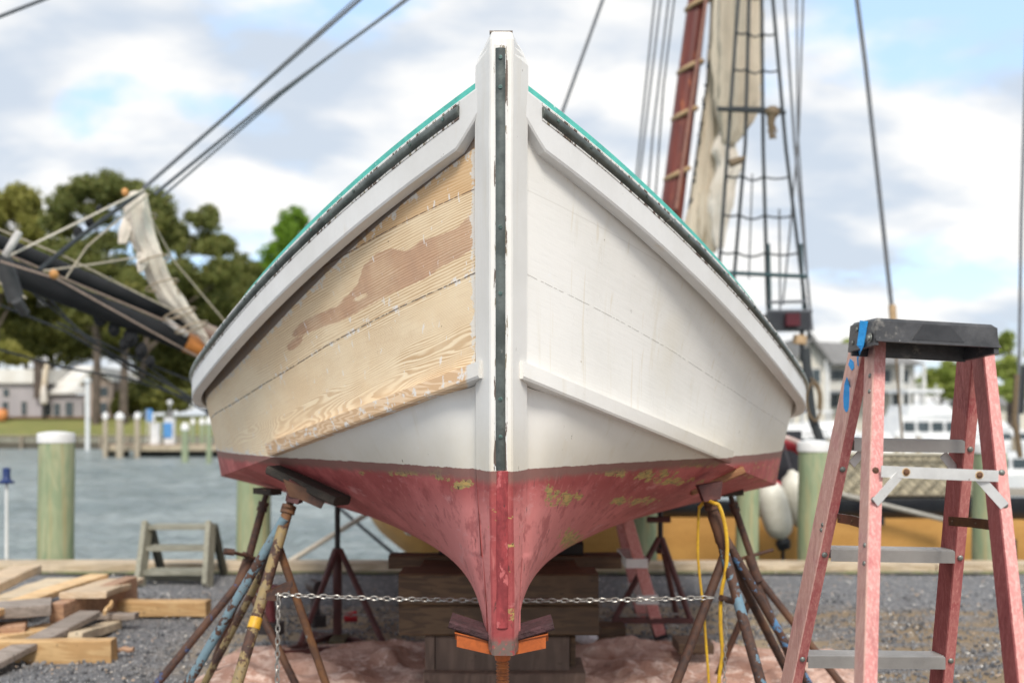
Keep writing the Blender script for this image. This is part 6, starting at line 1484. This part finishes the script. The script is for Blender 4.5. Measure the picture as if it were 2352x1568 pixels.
# ------- bowsprit, jib boom and furled jib on the left
SPAR = worn('black_spar', (0.010, 0.011, 0.013), (0.018, 0.019, 0.022), 4, 0.9, 0.1)
ORS = worn('orange_spar_end', (0.62, 0.24, 0.06), (0.50, 0.18, 0.04), 5, 0.45, 0.1)
def spar(p, q, r0, r1, mat=SPAR, name='bowsprit'): return MB().tube([P(*p), P(*q)], [r0, r1], 16).build(name, mat, ship, True)
sp = spar((-560, 388, 8.2), (424, 784, 10.9), 0.135, 0.108)
spar((424, 784, 10.9), (700, 898, 11.7), 0.110, 0.12, ORS, 'spar_end')
spar((-520, 336, 8.5), (440, 744, 11.2), 0.070, 0.085, SPAR, 'jib_boom')
spar((440, 746, 11.2), (640, 832, 11.6), 0.087, 0.09, worn('dull_brown_spar', (0.30, 0.22, 0.18), None, 6), 'spar_end')
line([(-60, 552, 9.3), (520, 796, 10.9)], 0.009, worn('tan_jackstay', (0.42, 0.32, 0.26), None, 20))
line([(0, 600, 9.0), (130, 640, 9.3), (360, 768, 10.4), (560, 876, 11.1)], 0.010, worn('tan_jackstay', (0.42, 0.32, 0.26), None, 20))
# lashings, blocks and dark lumps under the spar
for (xv, yv, rr_) in ((230, 728, .10), (262, 755, .085), (300, 775, .11), (325, 805, .09), (210, 700, .08), (285, 790, .07), (345, 830, .07), (180, 535, .07), (205, 510, .06), (228, 480, .05)):
    dd = 9.6+xv*0.003; p = P(xv, yv, dd)
    g = MB(); g.ellip(p, (rr_*0.75, rr_*0.5, rr_), 10, 7); g.lathe(p+Vector((0, -rr_*0.5, 0)), [(rr_*0.5, 0), (rr_*0.45, 0.02)], 10, axis=(0, -1, 0)); g.build('block', SPAR, ship, True)
for (p, q, rr_) in (((2, 590), (38, 690), .085), ((38, 690), (58, 720), .05)): spar((*p, 9.2), (*q, 9.3), rr_, rr_*0.9, worn('dark_grey_roll', (0.06, 0.062, 0.065), None, 6), 'sail_roll')
for (xv, yv, a_) in ((28, 560, 60), (405, 752, -35)):
    dd = 9.2 if xv < 100 else 10.9; p = P(xv, yv, dd)
    pts = [P(xv-30*math.cos(R(a_)), yv+30*math.sin(R(a_)), dd-0.15), P(xv, yv, dd-0.18), P(xv+30*math.cos(R(a_)), yv-30*math.sin(R(a_)), dd-0.12)]
    MB().tube(smooth(pts), 0.035, 8).build('lashing', worn('white_lashing', (0.66, 0.64, 0.62), (0.5, 0.48, 0.46), 9, 0.8, 0.6, 0.02), ship, True)
p = P(124, 630, 9.2); MB().ellip(p, (0.042, 0.045, 0.045), 10, 8).build('bullseye', worn('orange_bullseye', (0.66, 0.32, 0.10), None, 20), ship, True)
p = P(287, 442, 10.2); MB().ellip(p, (0.036, 0.036, 0.045), 10, 8).build('bullseye', worn('orange_bullseye', (0.66, 0.32, 0.10)), ship, True)
jib = furled([(318, 440, 10.2, .06), (316, 480, 10.25, .12), (330, 550, 10.35, .13), (348, 590, 10.4, .105), (366, 640, 10.5, .115), (396, 690, 10.6, .12), (430, 728, 10.7, .09), (458, 762, 10.8, .05), (486, 800, 10.9, .03)], SAILW, 'furled_jib', 5, folds=6)
for yv, xv in ((505, 322), (600, 352), (655, 372), (720, 412), (752, 440)):
    g = MB(); p = P(xv, yv, 10.4); g.tube([p+Vector((0.16*math.cos(a_), 0.16*math.sin(a_), 0.06*math.cos(a_))) for a_ in np.linspace(0, 2*math.pi, 16)], 0.010, 6, cap=False); g.build('gasket', worn('tan_gasket', (0.42, 0.33, 0.23), None, 20), jib, True)
furled([(298, 500, 10.3, .06), (290, 530, 10.3, .07), (282, 560, 10.3, .04)], SAILW, 'furled_jib', 8)
furled([(325, 580, 10.3, .05), (326, 605, 10.3, .05), (322, 625, 10.3, .02)], SAILW, 'furled_jib', 9)
# forestays running up to the masthead, and running lines
WIR = worn('stay_wire', (0.14, 0.15, 0.17), None, 30)
for pts, r_, mt in ((((330, 432, 10.1), (835, -8, 11.0)), .020, WIR), (((333, 432, 10.05), (822, -8, 10.9)), .009, GREY), (((355, 446, 10.2), (640, 214, 10.7), (945, -8, 11.0)), .018, WIR), (((372, 452, 10.25), (650, 214, 10.75), (938, -8, 11.1)), .012, GREY),
                    (((-5, 40, 9.6), (110, -5, 9.9)), .018, WIR), (((20, 588, 9.1), (160, 520, 9.5), (330, 436, 10.0)), .010, worn('cream_rope', (0.70, 0.64, 0.54))),
                    (((0, 528, 9.3), (150, 590, 9.6), (330, 680, 10.1), (560, 790, 10.8)), .009, worn('tan_line', (0.50, 0.44, 0.34), None, 20)), (((330, 436, 10.05), (180, 546, 9.7), (90, 620, 9.4)), .022, ROPE), (((342, 446, 10.1), (200, 566, 9.7), (150, 640, 9.5)), .008, worn('tan_line', (0.50, 0.44, 0.34))),
                    (((100, 622, 9.3), (220, 606, 9.6), (320, 590, 10.2)), .009, worn('tan_line', (0.50, 0.44, 0.34))), (((330, 470, 10.4), (400, 600, 10.7), (560, 790, 11.2)), .009, worn('tan_line', (0.50, 0.44, 0.34))), (((0, 650, 9.2), (60, 685, 9.3)), .012, worn('tan_line', (0.50, 0.44, 0.34)))):
    line(pts, r_, mt, 'stay')
# bobstays and net below the bowsprit
for pts in (((70, 640), (200, 780), (470, 930)), ((0, 700), (150, 760), (300, 850), (500, 960)), ((60, 660), (260, 820), (420, 900), (560, 1000)), ((130, 740), (330, 830), (500, 900)), ((-10, 800), (150, 845), (300, 870), (520, 945)), ((340, 840), (420, 905), (500, 950))):
    line([(x, y, 10.2+x*0.002) for x, y in pts], 0.012, ROPE, 'bobstay')

# ================================================================== MARINA ON THE RIGHT
def rx(xv, d): return (xv-1176)/FV*d
def rz(yv, d): return EYE-(yv-HV)/FV*d
GROOF = worn('grey_shingle', (0.24, 0.235, 0.23), (0.19, 0.185, 0.18), 1.5, 0.9, 0.3, 0.05)
CWALL = worn('cream_siding', (0.70, 0.66, 0.58), (0.62, 0.58, 0.50), 1, 0.8, 0.05); WTR = worn('white_trim', (0.80, 0.79, 0.76), None, 2)
D2 = 92.0
ho = thing('house', (rx(1980, D2), D2, 0), 'large cream marina house with grey roof and balconies behind the ladder', 'house')
MB().box(rx(1885, D2), rx(2100, D2), D2, D2+10, -0.2, rz(835, D2)).build('wall', CWALL, ho)
MB().prism([(rx(1800, D2), D2-2, -0.2), (rx(1885, D2), D2-2, -0.2), (rx(1885, D2), D2-2, rz(838, D2)), (rx(1843, D2), D2-2, rz(785, D2)), (rx(1800, D2), D2-2, rz(838, D2))], (0, 11, 0)).build('wall', CWALL, ho)
MB().add([(rx(1872, D2), D2-1.5, rz(838, D2)), (rx(2112, D2), D2-1.5, rz(838, D2)), (rx(2062, D2), D2+6, rz(778, D2)), (rx(1890, D2), D2+6, rz(770, D2)), (rx(1872, D2), D2+12, rz(838, D2)), (rx(2112, D2), D2+12, rz(838, D2))],
         [(0, 1, 2, 3), (3, 2, 5, 4), (1, 5, 2), (0, 3, 4), (0, 4, 5, 1)]).build('roof', GROOF, ho)
MB().prism([(rx(1795, D2), D2-3, rz(845, D2)), (rx(1843, D2), D2-3, rz(786, D2)), (rx(1892, D2), D2-3, rz(845, D2)), (rx(1892, D2), D2-3, rz(838, D2)), (rx(1843, D2), D2-3, rz(772, D2)), (rx(1795, D2), D2-3, rz(838, D2))], (0, 13, 0)).build('roof', GROOF, ho)
for (x0, x1, y0, y1) in ((1900, 1940, 850, 872), (1968, 1998, 850, 880), (2020, 2045, 850, 880), (2065, 2085, 850, 880), (1900, 1925, 905, 935), (1935, 1960, 905, 935), (2000, 2025, 905, 940), (2050, 2085, 905, 940), (1820, 1840, 850, 880), (1850, 1868, 850, 880)):
    yy = D2-0.05 if x0 > 1885 else D2-2.05
    f = MB().box(rx(x0-2, D2), rx(x1+2, D2), yy-0.08, yy, rz(y1+2, D2), rz(y0-2, D2)).build('window', WTR, ho)
    MB().box(rx(x0, D2), rx(x1, D2), yy-0.12, yy-0.083, rz(y1, D2), rz(y0, D2)).build('pane', GLASS, f)
MB().box(rx(1880, D2), rx(2105, D2), D2-2.2, D2-0.2, rz(905, D2), rz(899, D2)).build('balcony', worn('grey_balcony', (0.20, 0.22, 0.24), None, 3), ho)
g = MB()
for i in range(46): xk = rx(1882, D2)+i*(rx(2104, D2)-rx(1882, D2))/45; g.box(xk-0.03, xk+0.03, D2-2.2, D2-2.12, rz(899, D2), rz(884, D2))
g.box(rx(1880, D2), rx(2105, D2), D2-2.25, D2-2.15, rz(884, D2), rz(882, D2)); g.build('railing', WTR, ho)
g = MB()
for xv in (1885, 1940, 1995, 2050, 2100): g.box(rx(xv, D2)-0.12, rx(xv, D2)+0.12, D2-2.3, D2-2.05, -0.2, rz(840, D2))
g.build('column', WTR, ho)
low = thing('shed', (rx(2320, 95), 95, 0), 'low grey roofed marina building at the right edge', 'shed')
MB().box(rx(2240, 95), rx(2460, 95), 95, 101, -0.2, rz(932, 95)).build('wall', CWALL, low)
MB().prism([(rx(2232, 95), 94.4, rz(932, 95)), (rx(2232, 95), 94.4, rz(928, 95)), (rx(2232, 95), 98, rz(908, 95)), (rx(2232, 95), 101.6, rz(932, 95))], (rx(2470, 95)-rx(2232, 95), 0, 0)).build('roof', GROOF, low)
# moored motor boats, white blurred shapes
HULLW = worn('gelcoat_white', (0.80, 0.80, 0.79), (0.72, 0.73, 0.74), 1.5, 0.3, 0.05); BLUEC = worn('navy_canvas', (0.06, 0.09, 0.18), None, 3); RED_C = worn('dark_red_canvas', (0.26, 0.03, 0.045), None, 3)
def cruiser(xv, d, L, H, lab, ang=0.0, canvas=None, fly=False):
    o = Vector((rx(xv, d), d, -0.9)); t = thing('motor_boat', o, lab, 'motor boat', 'white motor boats moored in the marina')
    ca, sa = math.cos(ang), math.sin(ang); W = L*0.32
    def T(x, y, z): return (o.x+x*ca-y*sa, o.y+x*sa+y*ca, o.z+z)
    rows = []
    for i in range(13):
        f = i/12; x = -L/2+L*f; wv = W/2*min(1, (1-(max(0, f-0.45)/0.56)**2.2)+0.01); sh = H*(0.36+0.12*f*f)
        rows.append([T(x, -wv, sh), T(x-0.0, -wv*0.92, 0.12*H), T(x, -wv*0.5, -0.3), T(x, wv*0.5, -0.3), T(x, wv*0.92, 0.12*H), T(x, wv, sh)])
    g = MB().grid(rows); g.grid([[r_[0], r_[5]] for r_ in rows]); g.add(rows[0], [tuple(range(6))]); g.build('hull', HULLW, t)
    g = MB(); w2 = W*0.38
    def blk_(x0, x1, z0, z1, tp=0.82, ww=w2): return g.hexa([T(x0, -ww, z0), T(x1, -ww, z0), T(x1, ww, z0), T(x0, ww, z0), T(x0+(x1-x0)*0.05, -ww*.9, z1), T(x0+(x1-x0)*tp, -ww*.8, z1), T(x0+(x1-x0)*tp, ww*.8, z1), T(x0+(x1-x0)*0.05, ww*.9, z1)])
    blk_(-L*0.30, L*0.28, H*0.36, H*0.66); g.build('cabin', HULLW, t)
    g = MB(); zz0, zz1 = H*0.46, H*0.58
    for k in range(5):
        x0 = -L*0.26+k*L*0.095; g.add([T(x0, -w2*0.985, zz0), T(x0+L*0.075, -w2*0.985, zz0), T(x0+L*0.075, -w2*0.955, zz1), T(x0, -w2*0.955, zz1)], [(0, 1, 2, 3)])
    g.build('window', GLASS, t, fix=False)
    if fly:
        g = MB(); blk_(-L*0.22, L*0.10, H*0.66, H*0.80, 0.9, w2*0.9); g.build('flybridge', HULLW, t)
        g = MB(); g.hexa([T(-L*.22, -w2*.8, H*.96), T(L*.02, -w2*.8, H*.96), T(L*.02, w2*.8, H*.96), T(-L*.22, w2*.8, H*.96), T(-L*.22, -w2*.8, H), T(L*.02, -w2*.8, H), T(L*.02, w2*.8, H), T(-L*.22, w2*.8, H)]); g.build('top', canvas or HULLW, t)
        for x0 in (-L*.2, 0):
            for q_ in (-1, 1): MB().tube([T(x0, q_*w2*.7, H*.78), T(x0, q_*w2*.7, H*.97)], 0.05, 6).build('strut', WTR, t)
    elif canvas:
        g = MB(); blk_(-L*0.46, -L*0.28, H*0.36, H*0.62, 1.0); g.build('canopy', canvas, t)
    return t
cruiser(2135, 56, 9.5, 4.3, 'tallest white motor boat with a flybridge, between the ladder rails', 0.25, fly=True)
cruiser(2068, 48, 7.5, 2.7, 'white cabin boat just left of the tall flybridge boat', -0.1, BLUEC)
cruiser(1965, 52, 8, 3.0, 'white cabin boat with blue canvas below the house balcony', 0.3, BLUEC)
cruiser(1832, 44, 6.0, 3.0, 'white boat with blue window band right against the red bottomed hull', 0.2, BLUEC, True)
cruiser(2215, 46, 7, 2.6, 'white cabin boat behind the right ladder rails', 0.1)
cruiser(2325, 30, 6, 2.3, 'white boat with dark red canvas at the right picture edge', 0.1, RED_C)
cruiser(2270, 60, 9, 3.2, 'white motor boat far right behind the white capped pile', 0.0, fly=True)
cruiser(1905, 60, 8, 3.2, 'white flybridge boat left of the ladder in front of the house', -0.2, fly=True)
dk = thing('dock', (rx(2050, 42), 42, -0.9), 'brown wooden dock in front of the moored motor boats', 'dock')
MB().box(rx(1820, 42), rx(2500, 42), 42, 43.6, -0.28, -0.12).build('deck', wood('dock_deck', (0.48, 0.36, 0.28), (0.36, 0.27, 0.2)), dk)
g = MB()
for i in range(16): g.tube([(rx(1830, 42)+i*0.95, 42.05, -1.5), (rx(1830, 42)+i*0.95, 42.05, -0.3)], 0.13, 8)
g.build('dark_piling', worn('wet_black_wood', (0.03, 0.03, 0.022)), dk)
for i, xv in enumerate((1905, 1990, 2060, 2110, 2190, 2330)):
    dd = 40+i; b = Vector((rx(xv, dd), dd, -1.3)); t = thing('piling', b, ['thin pile at the left end of the marina dock', 'thin pile below the house, second along the marina dock', 'thin pile third along the marina dock', 'thin pile right of the middle of the marina dock', 'thin pile seen between the far ladder rails', 'thin pile at the right end of the marina dock'][i], 'piling', 'thin piles of the marina dock')
    MB().tube([b, (b.x, b.y, 0.9)], 0.13, 8).build('pile', PLW['tan'], t, True); MB().lathe((b.x, b.y, 0.9), [(0.15, 0), (0.15, 0.15), (0.02, 0.26)], 10).build('cap', WC, t, True)
for i, (xv, dd, hh, lab) in enumerate(((1897, 70, 14, 'thin bare mast left of the ladder above the marina house'), (2090, 75, 12, 'thin bare mast seen inside the ladder above the motor boats'), (2150, 80, 11, 'thin bare mast between the ladder rails'))):
    b = Vector((rx(xv, dd), dd, -0.9)); t = thing('sailboat', b, lab, 'sailboat', 'distant sailing boats')
    MB().tube([b+Vector((0, 0, 1)), b+Vector((0, 0, 1+hh*0.42))], 0.07, 6).build('mast', WTR, t)
    rows = [[(b.x-3+6*i_/8, b.y-1.0*math.sin(math.pi*min(1, i_/8*0.9+0.1)), b.z+1.0), (b.x-3+6*i_/8, b.y-0.3*math.sin(math.pi*min(1, i_/8*0.9+0.1)), b.z-0.2), (b.x-3+6*i_/8, b.y+1.0*math.sin(math.pi*min(1, i_/8*0.9+0.1)), b.z+1.0)] for i_ in range(9)]
    g = MB().grid(rows); g.grid([[r_[0], r_[2]] for r_ in rows]); g.build('hull', HULLW, t)
